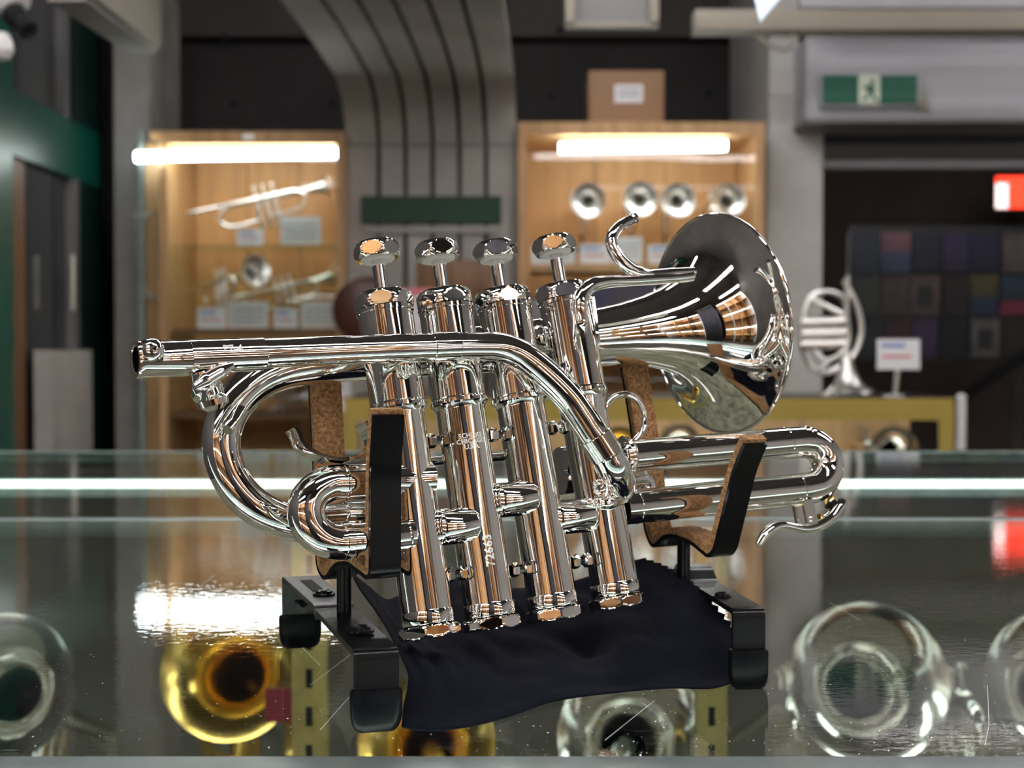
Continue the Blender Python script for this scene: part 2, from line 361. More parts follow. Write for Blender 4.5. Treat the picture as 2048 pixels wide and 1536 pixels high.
# ceiling lamps: trumpet mirrors the overhead pair; most others added as fill light
def ceiling_lamp(x, y, z, ln, rz, label, wd=0.16, r_=.016):
    t = thing('ceiling_lamp', (x, y, z), label, 'ceiling lamp', 'linear ceiling lamps', rot=(0, 0, rz))
    mk('housing', boxvf((-ln/2-.03, -wd/2, 0.0), (ln/2+.03, wd/2, 0.045)), M['whiteplastic'], t, smooth=False)
    for dy in (-.04, .04):
        mk('tube', tubevf([Vector((-ln/2, dy, -0.020)), Vector((ln/2, dy, -0.020))], r_, 16), M['tube_c'], t)
    mk('hanger', tubevf([Vector((0, 0, 0.045)), Vector((0, 0, CE-z))], 0.004, 8), M['beige'], t)
    return t
spots = [(-0.75, 0.1, 1.5, 1.2, 0.0, 'left above the piccolo trumpet'), (0.75, -0.1, 1.5, 1.2, 0.0, 'right above the piccolo trumpet'), (-1.0, -1.0, 1.6, 1.2, 0.0, 'added to light the shelving, left behind the photographer'), (1.9, -1.0, 1.6, 1.2, 0.0, 'added to light the shelving, right behind the photographer'),
         (2.3, 1.2, 1.6, 1.2, 0.0, 'far right of the counter'), (-0.7, 2.2, 1.75, 1.2, 0.0, 'added as fill halfway to the left cabinet'), (0.9, 2.2, 1.75, 1.2, 0.0, 'added as fill halfway to the right cabinet'), (2.6, 3.8, 1.75, 1.2, 0.0, 'added as fill nearest the exit sign'), (0.0, 4.1, 1.8, 1.2, 0.0, 'added as fill nearest the ribbed pier'), (2.4, 7.6, 1.8, 1.2, 0.0, 'added to light the posters beyond the shutter opening')]
for *sp_, lb in spots: ceiling_lamp(*sp_, label='long white twin-tube ceiling lamp '+lb)
# ================================================================== CABINETS
def tubelamp(px0, py0, px1, py1, Y, r, parent, nm='fluorescent_tube'):
    a, b = W(px0, py0, Y), W(px1, py1, Y)
    return mk(nm, tubevf([a, b], r, 20), M['tube'], parent)
def cabinet(x0, x1, ytop, Yf, dep, lab, inner, z0=-0.55, lpost=None):
    a, b = W(x0, ytop, Yf), W(x1, ytop, Yf); zt_ = a.z
    t = thing('display_cabinet', ((a.x+b.x)/2, Yf+dep/2, z0), lab, 'cabinet', 'wooden display cabinets on the back wall')
    th = 0.03
    mk('side_panel', boxvf((a.x, Yf, z0), (a.x+th, Yf+dep, zt_)), M['wood'], t, smooth=False)
    mk('side_panel', boxvf((b.x-th, Yf, z0), (b.x, Yf+dep, zt_)), M['wood'], t, smooth=False)
    mk('top_panel', boxvf((a.x+th, Yf, zt_-0.045), (b.x-th, Yf+dep, zt_)), M['wood'], t, smooth=False)
    n = 3; wd = (b.x-a.x-2*th)/n
    for i in range(n):
        mk('back_panel', boxvf((a.x+th+i*wd+.002, Yf+dep-0.02, z0), (a.x+th+(i+1)*wd-.002, Yf+dep-0.002, zt_-.045)), M['wood2'], t, smooth=False)
    mk('glass_door', boxvf((a.x+th, Yf+0.004, z0+0.1), ((a.x+b.x)/2-.001, Yf+0.009, zt_-.05)), M['pane'], t, smooth=False)
    mk('glass_door', boxvf(((a.x+b.x)/2+.001, Yf+0.004, z0+0.1), (b.x-th, Yf+0.009, zt_-.05)), M['pane'], t, smooth=False)
    return t
YC = 5.24
cl = cabinet(316, 690, 262, YC, 0.50, 'tall oak cabinet with trumpets on shelves left of the ribbed concrete pier', True)
crr = cabinet(1036, 1530, 244, YC, 0.50, 'wide oak cabinet with four bells facing out below the cardboard box', True)
def shelf(cab, px0, px1, py, Yf, dep, th=0.008, m='edgeglass', nm='glass_shelf'):
    a, b = W(px0, py, Yf), W(px1, py, Yf); return mk(nm, boxvf((a.x, Yf, a.z-th), (b.x, Yf+dep, a.z)), M[m], cab, smooth=False)
shelf(cl, 345, 672, 490, YC+.02, .37, .008, 'shelfglass')
shelf(cl, 345, 672, 658, YC+.02, .37, 0.016, 'wood_d', 'wooden_shelf')
shelf(cl, 345, 672, 826, YC+.02, .37, 0.016, 'wood_d', 'wooden_shelf')
shelf(crr, 1062, 1508, 530, YC+.02, .37, 0.022, 'wood', 'wooden_shelf')
shelf(crr, 1062, 1508, 700, YC+.02, .37, 0.016, 'wood_d', 'wooden_shelf')
tubelamp(341, 311, 672, 306, YC+.03, .018, cl)
mk('tube_socket', boxpx(672, 296, 680, 316, YC+.03, .03), M['whiteplastic'], cl, smooth=False)
tubelamp(1120, 296, 1452, 291, YC+.03, .018, crr)
mk('door_lock', boxpx(485, 268, 508, 279, YC-.008, .006), M['silver_satin'], cl, smooth=False)
# glazed side case that returns at the left of the oak cabinet
a, b = W(279, 280, YC), W(316, 280, YC)
sc = thing('side_case', ((a.x+b.x)/2, YC+.04, -0.55), 'narrow glazed side case between grey column and left oak cabinet', 'cabinet')
mk('back_panel', boxvf((a.x, YC+.08, -0.55), (b.x-.002, YC+.09, a.z)), M['wood'], sc, smooth=False)
mk('front_pane', boxvf((a.x, YC+.002, -0.55), (b.x-.002, YC+.007, a.z)), M['pane'], sc, smooth=False)
mk('corner_edge', boxvf((a.x, YC-.01, -0.55), (a.x+.012, YC+.002, a.z+.04)), M['edgeglass'], sc, smooth=False)
tubelamp(272, 314, 325, 313, YC-.01, .018, sc)  # glowing stand-in for the cabinet tube mirrored in the side glass
tag(mk('bridge_panel', boxpx(300, 262, 318, 276, YC+.02, .3), M['wood'], None, smooth=False), 'small oak panel closing the top left corner beside the left cabinet', 'panel')
# ---------------------------------------------------------------- background trumpets
def trumpet_parts(t, ms, k=1.0, bell=0.0615):                      # along +X, bell at +X end, total 0.48 m
    def v(x, y, z): return Vector((x, y, z))*k
    prof = [(0, .0065), (.10, .0085), (.17, .0115), (.22, .0155), (.25, .021), (.27, .030), (.283, .043), (.289, .055), (.291, bell), (.2925, bell), (.2905, .054), (.283, .041), (.27, .028), (.25, .019), (.22, .0135), (.17, .0095), (.08, .0065)]
    prof = [(a*k, b*k) for a, b in prof]
    mk('bell', lathevf(v(-.05, .022, .028), Vector((1, 0, 0)), prof, 40, closed=False), ms, t)
    mk('bell_bow', sweep([v(-.05, .022, .028), v(-.11, .022, .026), v(-.145, .02, -.005), v(-.11, .018, -.04), v(0.0, .0, -.04)], [.0065*k]*5, 6, 12), ms, t)
    mk('leadpipe', sweep([v(-.24, -.018, .03), v(0, -.018, .03), v(.12, -.018, .03), v(.152, -.018, 0), v(.12, -.014, -.032), v(.02, 0, -.034)], [.0062*k]*6, 6, 12), ms, t)
    for i in range(3):
        x = -.01+i*.03
        vv = mk('valve', lathevf(v(x, 0, -.075), Vector((0, 0, 1)), [(0, .009*k), (.004*k, .0105*k), (.12*k, .0105*k), (.125*k, .006*k), (.126*k, .003*k), (.142*k, .003*k), (.143*k, .008*k), (.148*k, .008*k)], 16), ms, t)
def bg_trumpet(loc, rot, ms, label, grp=None, k=1.0, bell=.0615, nm='trumpet'):
    t = thing(nm, loc, label, 'trumpet', grp, rot=rot); trumpet_parts(t, ms, k, bell); return t
SV = M['silver']; R_ = math.radians
bg_trumpet(W(522, 415, YC+.2), (0, R_(-13), R_(8)), M['silver_b'], 'silver trumpet with gold trim alone on the top glass shelf of left cabinet', None, 1.08)
bg_trumpet(W(437, 580, YC+.14), (0, R_(-8), R_(-50)), M['silver_b'], 'silver trumpet on middle shelf, nearest the left post of the left cabinet', None, 0.95)
bg_trumpet(W(560, 590, YC+.2), (0, R_(-13), R_(10)), M['silver_b'], 'silver trumpet on middle shelf at the right of the left cabinet', None, 0.9)
bg_trumpet(W(560, 790, YC+.2), (0, R_(-25), R_(20)), M['silver_b'], 'silver trumpet on the third shelf of left cabinet, seen through the bow', None, 0.9)
bg_trumpet(W(290, 430, YC+.045), (0, R_(-10), R_(5)), M['silver_b'], 'silver instrument showing at top of the narrow glazed side case', None, 0.18)
bg_trumpet(W(298, 590, YC+.045), (0, R_(35), R_(5)), M['silver_b'], 'silver instrument showing low in the narrow glazed side case', None, 0.2)
for px, py, lb in ((1170, 400, 'leftmost of the four outward-facing silver bells in the right cabinet'), (1270, 397, 'second outward-facing silver bell from the left in the right cabinet'),
                   (1342, 400, 'third outward-facing silver bell from the left in the right cabinet'), (1438, 400, 'rightmost of the four outward-facing silver bells in the right cabinet')):
    c = W(px, py, YC+.09); t = bg_trumpet(c+Vector((0, .24, -.028)), (0, R_(0), R_(-90+(px-1300)*.02)), M['silver_b'], lb, None, 1.0, .0615)
    mk('stand_foot', boxvf((-.06, -.03, -.14), (.12, .03, -.13)), M['plastic'], t, smooth=False)
    mk('stand_post', tubevf([Vector((.02, 0, -.13)), Vector((.02, 0, -.04))], .005, 8), M['plastic'], t)
# cards
def card(px0, py0, px1, py1, Y, label, m='white', grp=None, bands=True, nm='price_card'):
    a, b = W(px0, py1, Y), W(px1, py0, Y)
    t = thing(nm, ((a.x+b.x)/2, Y, a.z), label, 'price card', grp)
    mk('card', boxvf((a.x, Y, a.z), (b.x, Y+.003, b.z)), M[m], t, smooth=False)
    if bands:
        h = b.z-a.z; w_ = b.x-a.x
        mk('blue_line', boxvf((a.x+.1*w_, Y-.001, a.z+.72*h), (a.x+.65*w_, Y, a.z+.86*h)), M['blueprint'], t, smooth=False)
        mk('red_line', boxvf((a.x+.12*w_, Y-.001, a.z+.38*h), (a.x+.8*w_, Y, a.z+.47*h)), M['redprint'], t, smooth=False)
    else:
        h = b.z-a.z; w_ = b.x-a.x
        for q in range(3):
            mk('text_line', boxvf((a.x+.1*w_, Y-.001, a.z+(.25+.22*q)*h), (a.x+.9*w_, Y, a.z+(.29+.22*q)*h)), M['rail'], t, smooth=False)
    return t
card(474, 459, 527, 490, YC+.06, 'small printed price card below the top trumpet of left cabinet')
card(561, 433, 642, 489, YC+.06, 'large white certificate card at right end of top glass shelf', 'cardgrey', bands=False)
card(394, 616, 452, 657, YC+.06, 'leftmost small price card on the middle shelf of left cabinet')
card(457, 603, 536, 656, YC+.07, 'large white card right of the leftmost price card, middle shelf', 'cardgrey', bands=False)
card(548, 618, 594, 656, YC+.06, 'small price card between two large white cards, middle shelf')
card(601, 604, 681-10, 656, YC+.07, 'large white card at right end of the middle shelf, left cabinet', 'cardgrey', bands=False)
card(1062, 490, 1150, 528, YC+.03, 'wide white price card at left end under the four bells')
card(1160, 488, 1222, 527, YC+.05, 'price card under the leftmost bell of right cabinet')
card(1225, 474, 1285, 527, YC+.06, 'tall white card under the second bell of right cabinet', 'cardgrey', bands=False)
card(1296, 490, 1370, 527, YC+.04, 'price card under the third bell, behind the finger hook')
card(1380, 488, 1450, 527, YC+.05, 'price card under the rightmost bell, behind the silver bell rim')
card(650, 760, 702, 822, YC-.6, 'white and blue leaflet standing behind the first valve', 'white')
# box on top
a, b = W(1178, 240, YC+.1), W(1328, 141, YC+.1)
cb = thing('cardboard_box', ((a.x+b.x)/2, YC+.2, a.z), 'brown cardboard box with white label on top of right cabinet', 'box')
zc = W(1100, 244, YC).z+.0005
mk('carton', boxvf((a.x, YC+.1, zc), (b.x, YC+.36, b.z)), M['carton'], cb, bevel=.002)
mk('label', boxpx(1229, 169, 1286, 205, YC+.098, .0015), M['white'], cb, smooth=False)
for q in range(2): mk('label_line', boxpx(1235, 178+q*11, 1280, 181+q*11, YC+.0972, .0006), M['rail'], cb, smooth=False)
# green grid board on pier
gb = thing('grid_board', W(862, 447, YP-.03), 'dark green grid board fixed across the ribbed concrete pier', 'board')
mk('board', boxpx(722, 392, 1003, 447, YP-.02, .015), M['green_d'], gb, smooth=False)
cell = joinvf(*[boxpx(724+i*12.0, 394+j*10.5, 733.6+i*12.0, 402+j*10.5, YP-.026, .007) for i in range(23) for j in range(5)])
for i in range(23):
    for j in range(5):
        mk('tile', boxpx(724+i*12.1, 394+j*10.5, 733.8+i*12.1, 402.5+j*10.5, YP-.026, .007), M['green_g'], gb, smooth=False)
tag(mk('white_sheet', boxpx(728, 452, 1000, 466, YP-.02, .01), M['conc_l'], None, smooth=False), 'pale ledge strip just below the dark green grid board', 'ledge')
# clutter on the far side, behind the valves
def clutter(name, px0, py0, px1, py1, Y, dep, m, label, cat, bev=.004):
    a, b = W(px0, py1, Y), W(px1, py0, Y)
    return tag(mk(name, boxvf((a.x, Y, a.z), (b.x, Y+dep, b.z)), M[m], None, bevel=bev), label, cat)
sh = tag(mk('side_table', boxpx(684, 690, 1300, 720, 4.5, .4), M['wood_d'], None, smooth=False), 'dark wooden side table behind the valves of the silver trumpet', 'table')
c = W(730, 620, 4.50)
tag(mk('leather_case', lathevf(c+Vector((0, 0, 0)), Vector((0, 1, 0)), [(0, .075), (.012, .098), (.05, .105), (.09, .098), (.1, .08)], 40), M['leather'], None), 'round dark brown leather case behind the first valve', 'case')
clutter('wooden_box', 832, 520, 985, 594, 4.84, .1, 'wood_d', 'brown wooden box behind the stems of the middle valves', 'box')
clutter('paper_box', 742, 592, 870, 690, 4.64, .06, 'cardgrey', 'white box standing behind the first and second valve', 'box')
clutter('red_box', 742, 576, 868, 591, 4.636, .07, 'redprint', 'thin red box lying on the white box behind the first valves', 'box', .001)
clutter('black_box', 890, 596, 1010, 690, 4.72, .08, 'plastic', 'black box behind the third valve', 'box')
M['navy'] = mat('navy_box', (0.018, 0.022, 0.075), 0.6, c2=(0.04, 0.03, 0.04), scale=9)
clutter('blue_box', 1180, 560, 1335, 690, 4.68, .1, 'navy', 'dark navy blue box seen between bell tube and finger hook pipe', 'box')
clutter('pale_box', 1030, 600, 1170, 690, 4.80, .1, 'rail', 'grey box standing behind the fourth valve', 'box')
# ================================================================== RIGHT SIDE
sb = thing('shutter_box', W(1850, 245, 5.2), 'long pale grey shutter box above the opening on the right', 'shutter box')
mk('casing', boxpx(1612, 72, 2300, 240, 5.2, .3), M['shutter'], sb, bevel=.006)
mk('lower_lip', boxpx(1612, 236, 2300, 245, 5.17, .3), M['rail'], sb, smooth=False)
mk('guide_rail', boxpx(1648, 262, 2300, 284, 5.7, .05), M['plastic'], sb, smooth=False)
mk('guide_rail', boxpx(1648, 290, 2300, 316, 5.7, .06), M['rail'], sb, smooth=False)
mk('guide_rail', boxpx(1648, 320, 2300, 336, 5.6, .06), M['shutter'], sb, smooth=False)
ex = thing('exit_sign', W(1740, 212, 5.16), 'green exit sign with running figure on the grey shutter box', 'sign')
mk('sign_body', boxpx(1640, 146, 1840, 213, 5.165, .035), M['shutter'], ex, bevel=.002)
mk('green_face', boxpx(1645, 150, 1717, 208, 5.160, .006), M['signgreen'], ex, smooth=False)
mk('green_face', boxpx(1760, 150, 1835, 208, 5.160, .006), M['signgreen'], ex, smooth=False)
mk('white_face', boxpx(1717, 150, 1760, 208, 5.160, .006), M['signwhite'], ex, smooth=False)
def polypx(pts, Y, dep):
    V = [W(x, y, Y) for x, y in pts]; n = len(V); V2 = [v+Vector((0, dep, 0)) for v in V]
    return V+V2, [tuple(range(n)), tuple(range(2*n-1, n-1, -1))]+[(i, (i+1) % n, n+(i+1) % n, n+i) for i in range(n)]
fig = [polypx([(1741, 160), (1747, 158), (1750, 163), (1747, 169), (1741, 168)], 5.1585, .002),
       polypx([(1732, 170), (1746, 170), (1747, 184), (1737, 186)], 5.1585, .002),
       polypx([(1745, 171), (1754, 178), (1752, 181), (1744, 176)], 5.1585, .002),
       polypx([(1732, 170), (1725, 177), (1728, 180), (1735, 175)], 5.1585, .002),
       polypx([(1741, 184), (1747, 183), (1752, 193), (1757, 203), (1752, 204), (1745, 194)], 5.1585, .002),
       polypx([(1737, 184), (1742, 185), (1737, 195), (1725, 202), (1723, 198), (1732, 192)], 5.1585, .002)]
mk('running_figure', joinvf(*fig), M['signgreen'], ex, smooth=False)
tag(mk('wall_switch', boxpx(1839, 185, 1856, 222, 5.18, .02), M['beige'], None, bevel=.002), 'small yellowed sensor beside the exit sign', 'sensor')
tag(mk('ceiling_conduit', boxpx(1390, 18, 2300, 60, 4.7, .1), M['beige'], None, bevel=.004), 'long beige conduit running under the ceiling at top right', 'conduit')
tag(mk('upper_panel', boxpx(1600, -60, 2300, 14, 5.0, .05), M['shutter'], None, smooth=False), 'grey panel above the beige conduit at top right', 'panel')
cr2 = [W(1500, 52, 4.72), W(1530, 85, 4.72), W(1575, 98, 4.72), W(1590, 52, 4.72)]
tag(mk('hanging_cable', sweep(cr2, .006, 8, 8), M['beige'], None), 'beige cable looping below the conduit near the concrete column', 'cable')
t = thing('louvre_fixture', W(1222, 0, 4.4), 'beige framed ceiling louvre cut by the top edge above the right cabinet', 'ceiling fixture')
mk('frame', joinvf(boxpx(1131, -50, 1150, 50, 4.4, .03), boxpx(1300, -50, 1318, 50, 4.4, .03), boxpx(1131, 44, 1318, 54, 4.4, .03)), M['beige'], t, smooth=False)
mk('louvre', boxpx(1150, -50, 1300, 46, 4.44, .02), M['rail'], t, smooth=False)
V = [P(1508, -10, 900), P(1560, -10, 900), P(1519, 38, 900)]; V += [v+Vector((0.004, .02, 0)) for v in V]
tag(mk('glass_wedge', (V, [(0, 1, 2), (5, 4, 3), (0, 3, 4, 1), (1, 4, 5, 2), (2, 5, 3, 0)]), mat('lamp_tip', (.7, .8, .95), .4, emit=(.75, .86, 1), es=.7), None, smooth=False), 'pale blue lit lamp tip at the top edge right of centre', 'lamp')
rs = thing('red_sign', W(2040, 418, 11.0), 'glowing red and white sign cut by the right edge', 'sign')
mk('sign_box', boxpx(1990, 350, 2150, 419, 11.02, .1), M['rail'], rs, smooth=False)
mk('red_panel', boxpx(2016, 353, 2148, 416, 11.0, .03), M['redlamp'], rs, smooth=False)
mk('white_panel', boxpx(1993, 367, 2016, 416, 11.0, .03), M['whitelamp'], rs, smooth=False)
mk('red_panel', boxpx(1993, 353, 2016, 366, 11.0, .03), M['redlamp'], rs, smooth=False)
# posters / record covers far right
pc = [((.02,.03,.05),1703,465,1762,545),((.22,.10,.13),1763,465,1822,502),((.05,.07,.13),1763,503,1822,545),((.012,.012,.03),1824,465,1882,543),((.03,.02,.07),1884,465,1938,543),((.015,.015,.05),1940,465,2000,543),((.12,.09,.09),2004,465,2060,545),
      ((.045,.05,.05),1703,550,1760,630),((.07,.05,.045),1762,550,1818,630),((.11,.075,.07),1820,550,1880,630),((.02,.012,.015),1884,550,1940,630),((.10,.09,.035),1942,550,1996,592),((.02,.04,.09),1942,594,1996,630),((.02,.05,.08),2000,550,2060,600),((.25,.03,.07),2000,602,2060,630),
      ((.02,.03,.035),1712,636,1768,715),((.05,.02,.03),1770,636,1826,715),((.06,.03,.10),1828,636,1876,715),((.008,.008,.01),1880,636,1938,715),((.13,.12,.12),1942,636,2000,715),((.03,.02,.02),2004,636,2060,715)]
names = ['dark teal', 'pink and white', 'slate blue', 'black and navy', 'deep violet', 'navy', 'dusty pink', 'grey', 'tan', 'beige with dark figure', 'black with red', 'olive', 'blue', 'teal blue', 'crimson', 'green black', 'maroon', 'purple', 'plain black', 'white-bordered', 'brown']
rowsn = ['top', 'top', 'top', 'top', 'top', 'top', 'top']+['middle']*8+['bottom']*6
for i, (c, x0, y0, x1, y1) in enumerate(pc):
    m = mat('poster_ink_%d' % i, c, .5, c2=tuple(v*.45 for v in c), scale=6)
    m.name = 'poster_ink'
    t = thing('poster', W((x0+x1)/2, y1, 8.8), '%s poster in the %s row on the dark wall at right' % (names[i], rowsn[i]), 'poster', 'posters on the dark wall at right')
    mk('sheet', boxpx(x0, y0, x1, y1, 8.8, .01), m, t, smooth=False)
    if i in (9, 19): mk('picture', boxpx(x0+14, y0+22, x1-14, y1-18, 8.796, .004), M['plastic'], t, smooth=False)
tag(mk('poster_board', boxpx(1698, 452, 2150, 722, 8.84, .03), M['plastic'], None, smooth=False), 'black board that carries the rows of posters at right', 'board')
tag(mk('board_post', boxpx(1694, 465, 1700, 790, 8.76, .03), M['rail'], None, smooth=False), 'thin grey upright post left of the poster board', 'post')
tag(mk('stair_rail', sweep([W(1915, 800, 6.8), W(2000, 742, 6.6), W(2100, 675, 6.4)], .03, 4, 12), M['plastic'], None), 'black handrail rising to the right edge', 'handrail')
# --------- middle distance showcase with gold trim (same height as our counter)
YM = 3.64
zt0 = 0.0
xl = W(690, 800, YM).x; xr = W(1905, 800, YM).x
mc = thing('far_showcase', ((xl+xr)/2, YM+.2, FL), 'gold-trimmed glass showcase standing behind the trumpet', 'showcase')
mk('top_board', boxvf((xl, YM, -.004), (xr, YM+.42, .006)), M['plastic'], mc, smooth=False)
zg = W(1500, 840, YM).z; zg0 = W(1500, 798, YM).z
mk('gold_rail', boxvf((xl, YM-.012, zg), (xr, YM, .004)), M['gold_edge'], mc, smooth=False)
x2 = W(1878, 800, YM).x
mk('gold_post', boxvf((x2, YM-.012, FL), (xr, YM, zg)), M['gold_edge'], mc, smooth=False)
mk('gold_post', boxvf((xl, YM-.012, FL), (xl+.03, YM, zg)), M['gold_edge'], mc, smooth=False)
mk('front_pane', boxvf((xl+.03, YM-.006, FL), (x2, YM-.002, zg)), M['pane'], mc, smooth=False)
for i in range(5):
    w0 = xl+(xr-xl)*i/5
    mk('back_board', boxvf((w0+.003, YM+.38, FL), (w0+(xr-xl)/5-.003, YM+.40, -.01)), M['wood'], mc, smooth=False)
mk('inner_shelf', boxvf((xl, YM+.01, -.30), (xr, YM+.38, -.285)), M['wood'], mc, smooth=False)
mk('lamp_tube', tubevf([Vector((xl+.06, YM+.012, -.022)), Vector((xr-.06, YM+.012, -.022))], .009, 12), M['tube'], mc)
tag(mk('white_post', lathevf(Vector((xr+.018, YM-.01, -.12)), Vector((0, 0, 1)), [(0, .012), (.13, .012), (.135, .008)], 16), M['whiteplastic'], None), 'short white post end beside the gold corner of the showcase', 'post')
for px, py, k_, lb in ((1770, 900, 1.0, 'silver bell inside the showcase below the price sign'), (1345, 885, .85, 'silver bell inside the showcase left of the big trumpet bell'), (1225, 890, .85, 'brass bell inside the showcase behind the cork arm')):
    bg_trumpet(W(px, py, YM+.08)+Vector((0, .24*k_, -.03)), (0, 0, R_(-90)), M['brass'] if px == 1225 else SV, lb, None, k_)
# clip sign
cp = card(1754, 678, 1840, 739, YM+.03, 'white price sign with red and blue print on a clear clip stand')
for (p0, p1) in ((tuple(), tuple()),):
    mk('clip_stem', tubevf([W(1795, 738, YM+.034), W(1790, 792, YM+.034)], .006, 10), M['silver_satin'], cp)
    mk('clip_foot', boxpx(1772, 790, 1808, 796, YM+.02, .04), M['whiteplastic'], cp, smooth=False)
# small horn standing on its bell
hb = W(1680, 775, YM+.12); hb.z = .007
hn = thing('pocket_horn', hb, 'silver coiled horn standing on its bell on the gold-trimmed showcase', 'horn')
HY = YM+.12
cc = W(1700, 770, HY)
mk('bell', lathevf(Vector((cc.x-.005, HY, .012)), Vector((-.08, 0, 1)), [(0, .066), (.003, .064), (.012, .048), (.03, .032), (.06, .021), (.10, .014), (.15, .010)], 40), M['silver_b'], hn)
def hp(px, py, dy=0): v = W(px, py, HY); v.y += dy; return v
mk('coil', sweep([hp(1693, 655), hp(1688, 600), hp(1655, 583), hp(1618, 600), hp(1605, 660), hp(1612, 720), hp(1650, 745), hp(1700, 720), hp(1722, 670), hp(1715, 615), hp(1688, 560, .0)], .0075, 6, 12), M['silver_b'], hn)
mk('leadpipe', sweep([hp(1690, 552, -.03), hp(1688, 620, -.03), hp(1690, 690, -.03), hp(1650, 720, -.03), hp(1625, 700, -.02)], .006, 6, 12), M['silver_b'], hn)
mk('inner_coil', sweep([hp(1622, 600, -.02), hp(1660, 618, -.02), hp(1690, 640, -.02), hp(1685, 700, -.02), hp(1640, 735, -.02)], .007, 6, 12), M['silver_b'], hn)
for py in (645, 668, 690):
    vv = mk('valve', tubevf([hp(1598, py, -.02), hp(1690, py-3, -.02)], .0125, 16), M['silver_b'], hn)
# ================================================================== OUR COUNTER
cw0, cw1 = -1.15, 1.6
yF = G(1024, 1521).y; yS = G(1024, 1040).y; yB = G(1024, 903).y
ct = thing('glass_counter', (0.2, .5, FL), 'glass-topped display counter that carries the silver piccolo trumpet', 'counter')
mk('glass_top', boxvf((cw0, yF, -.008), (cw1, yS, 0)), M['ctop'], ct, smooth=False)
mk('glass_top', boxvf((cw0, yS+.012, -.008), (cw1, yB-.012, 0)), M['ctop'], ct, smooth=False)
mk('joint_strip', boxvf((cw0, yS, -.012), (cw1, yS+.012, .0006)), M['alu'], ct, bevel=.0004)
mk('back_edge', boxvf((cw0, yB-.012, -.012), (cw1, yB, .0008)), M['edgeglass'], ct, smooth=False)
mk('front_rail', boxvf((cw0, yF-.03, -.03), (cw1, yF, .0015)), M['alu'], ct, bevel=.001)
mk('front_panel', boxvf((cw0, yF-.02, FL), (cw1, yF-.012, -.03)), M['pane'], ct, smooth=False)
mk('case_shelf', boxvf((cw0, yF-.012, -.40), (cw1, yB, -.38)), M['cabfloor'], ct, smooth=False)
mk('base', boxvf((cw0, yF-.012, FL), (cw1, yB, -.41)), M['wood'], ct, smooth=False)
mk('back_pane', boxvf((cw0, yB-.006, -.38), (cw1, yB-.001, -.012)), M['taupe'], ct, smooth=False)
yl = G(1024, 962, -.012).y
mk('led_strip', boxvf((cw0, yl-.008, -.018), (cw1, yl+.008, -.012)), M['led'], ct, smooth=False)
mk('lamp_rail', boxvf((cw0, yl+.02, -.03), (cw1, yl+.05, -.012)), M['alu'], ct, smooth=False)
mk('led_strip', boxvf((cw0, yF+.012, -.022), (cw1, yF+.022, -.016)), M['led'], ct, smooth=False)  # added strip under the front edge to brighten the case interior
# slotted brass standards inside the case
YS_ = 0.98
for (x0, x1) in ((585, 652), (1392, 1456)):
    t = mk('slotted_standard', boxpx(x0, 1060, x1, 1850, YS_, .012), M['brass_strip'], ct, smooth=False)
    for q in range(8):
        py = 1110+q*76; mk('slot', boxpx((x0+x1)/2-7, py, (x0+x1)/2+6, py+38, YS_-.0006, .002), M['hole'], t, smooth=False)
rd = random.Random(5); DV, DF = [], []
for q in range(420):
    g = G(rd.uniform(900, 2040) if rd.random() < .75 else rd.uniform(10, 900), 1536-300*rd.random()**1.3, .0001); a_ = rd.uniform(0, 3.1); l_ = rd.uniform(.00012, .00045)
    dx = Vector((math.cos(a_), math.sin(a_), 0))*l_; dy = Vector((-dx.y, dx.x, 0))*rd.uniform(.25, .9); n_ = len(DV)
    if g.y < yF+.002: continue
    DV += [g-dx, g-dy, g+dx, g+dy, g+Vector((0, 0, .0001))]; DF += [(n_, n_+1, n_+4), (n_+1, n_+2, n_+4), (n_+2, n_+3, n_+4), (n_+3, n_, n_+4)]
tag(mk('dust_specks', (DV, DF), M['white'], ct, smooth=False), kind='stuff')
SVv, SF = [], []
for (x0, y0, x1, y1) in ((355, 1180, 300, 1225), (375, 1172, 332, 1212), (428, 1150, 398, 1176), (620, 1370, 700, 1310), (640, 1460, 700, 1392), (1660, 1205, 1720, 1240), (1975, 1370, 1978, 1450), (1978, 1450, 1970, 1490), (560, 1250, 640, 1330), (1210, 1480, 1310, 1400)):
    a_, b_ = G(x0, y0, .0001), G(x1, y1, .0001); d_ = (b_-a_).normalized(); sdv = Vector((-d_.y, d_.x, 0))*.00007; n_ = len(SVv)
    SVv += [a_-sdv, b_-sdv, b_+sdv, a_+sdv]; SF.append((n_, n_+1, n_+2, n_+3))
tag(mk('scratches', (SVv, SF), M['white'], ct, smooth=False), kind='stuff')
# instruments under the glass
def under(px, py, D, k_, ms, lb, rz=-90, ry=-20, bell=.0615):
    c = P(px, py, D); bg_trumpet(c+Vector((0, .24*k_, -.10*k_)), (0, R_(ry), R_(rz)), ms, lb, None, k_, bell, 'trumpet')
under(400, 1372, 650, 1.02, M['brass_u'], 'gold-lacquered trumpet under the counter glass at lower left')
under(1692, 1402, 600, 1.08, M['silver_u'], 'silver trumpet under the counter glass right of the stand')
under(2090, 1410, 600, 1.05, M['silver_u'], 'silver trumpet under the counter glass at the right edge')
under(-75, 1410, 600, 1.0, M['silver_u'], 'silver trumpet under the counter glass at the left edge')
under(800, 1520, 560, .85, M['brass_u'], 'gold-lacquered trumpet under the glass below the front left foot')
under(1215, 1510, 600, 1.0, M['silver_u'], 'silver trumpet under the glass in front of the dark cloth')
tag(mk('red_tag', obox(P(560, 1410, 620), Vector((.012, 0, 0)), Vector((0, .001, 0)), Vector((0, 0, .014))), M['redtag'], None, smooth=False), 'small dark red tag under the glass beside the slotted brass strip', 'tag')
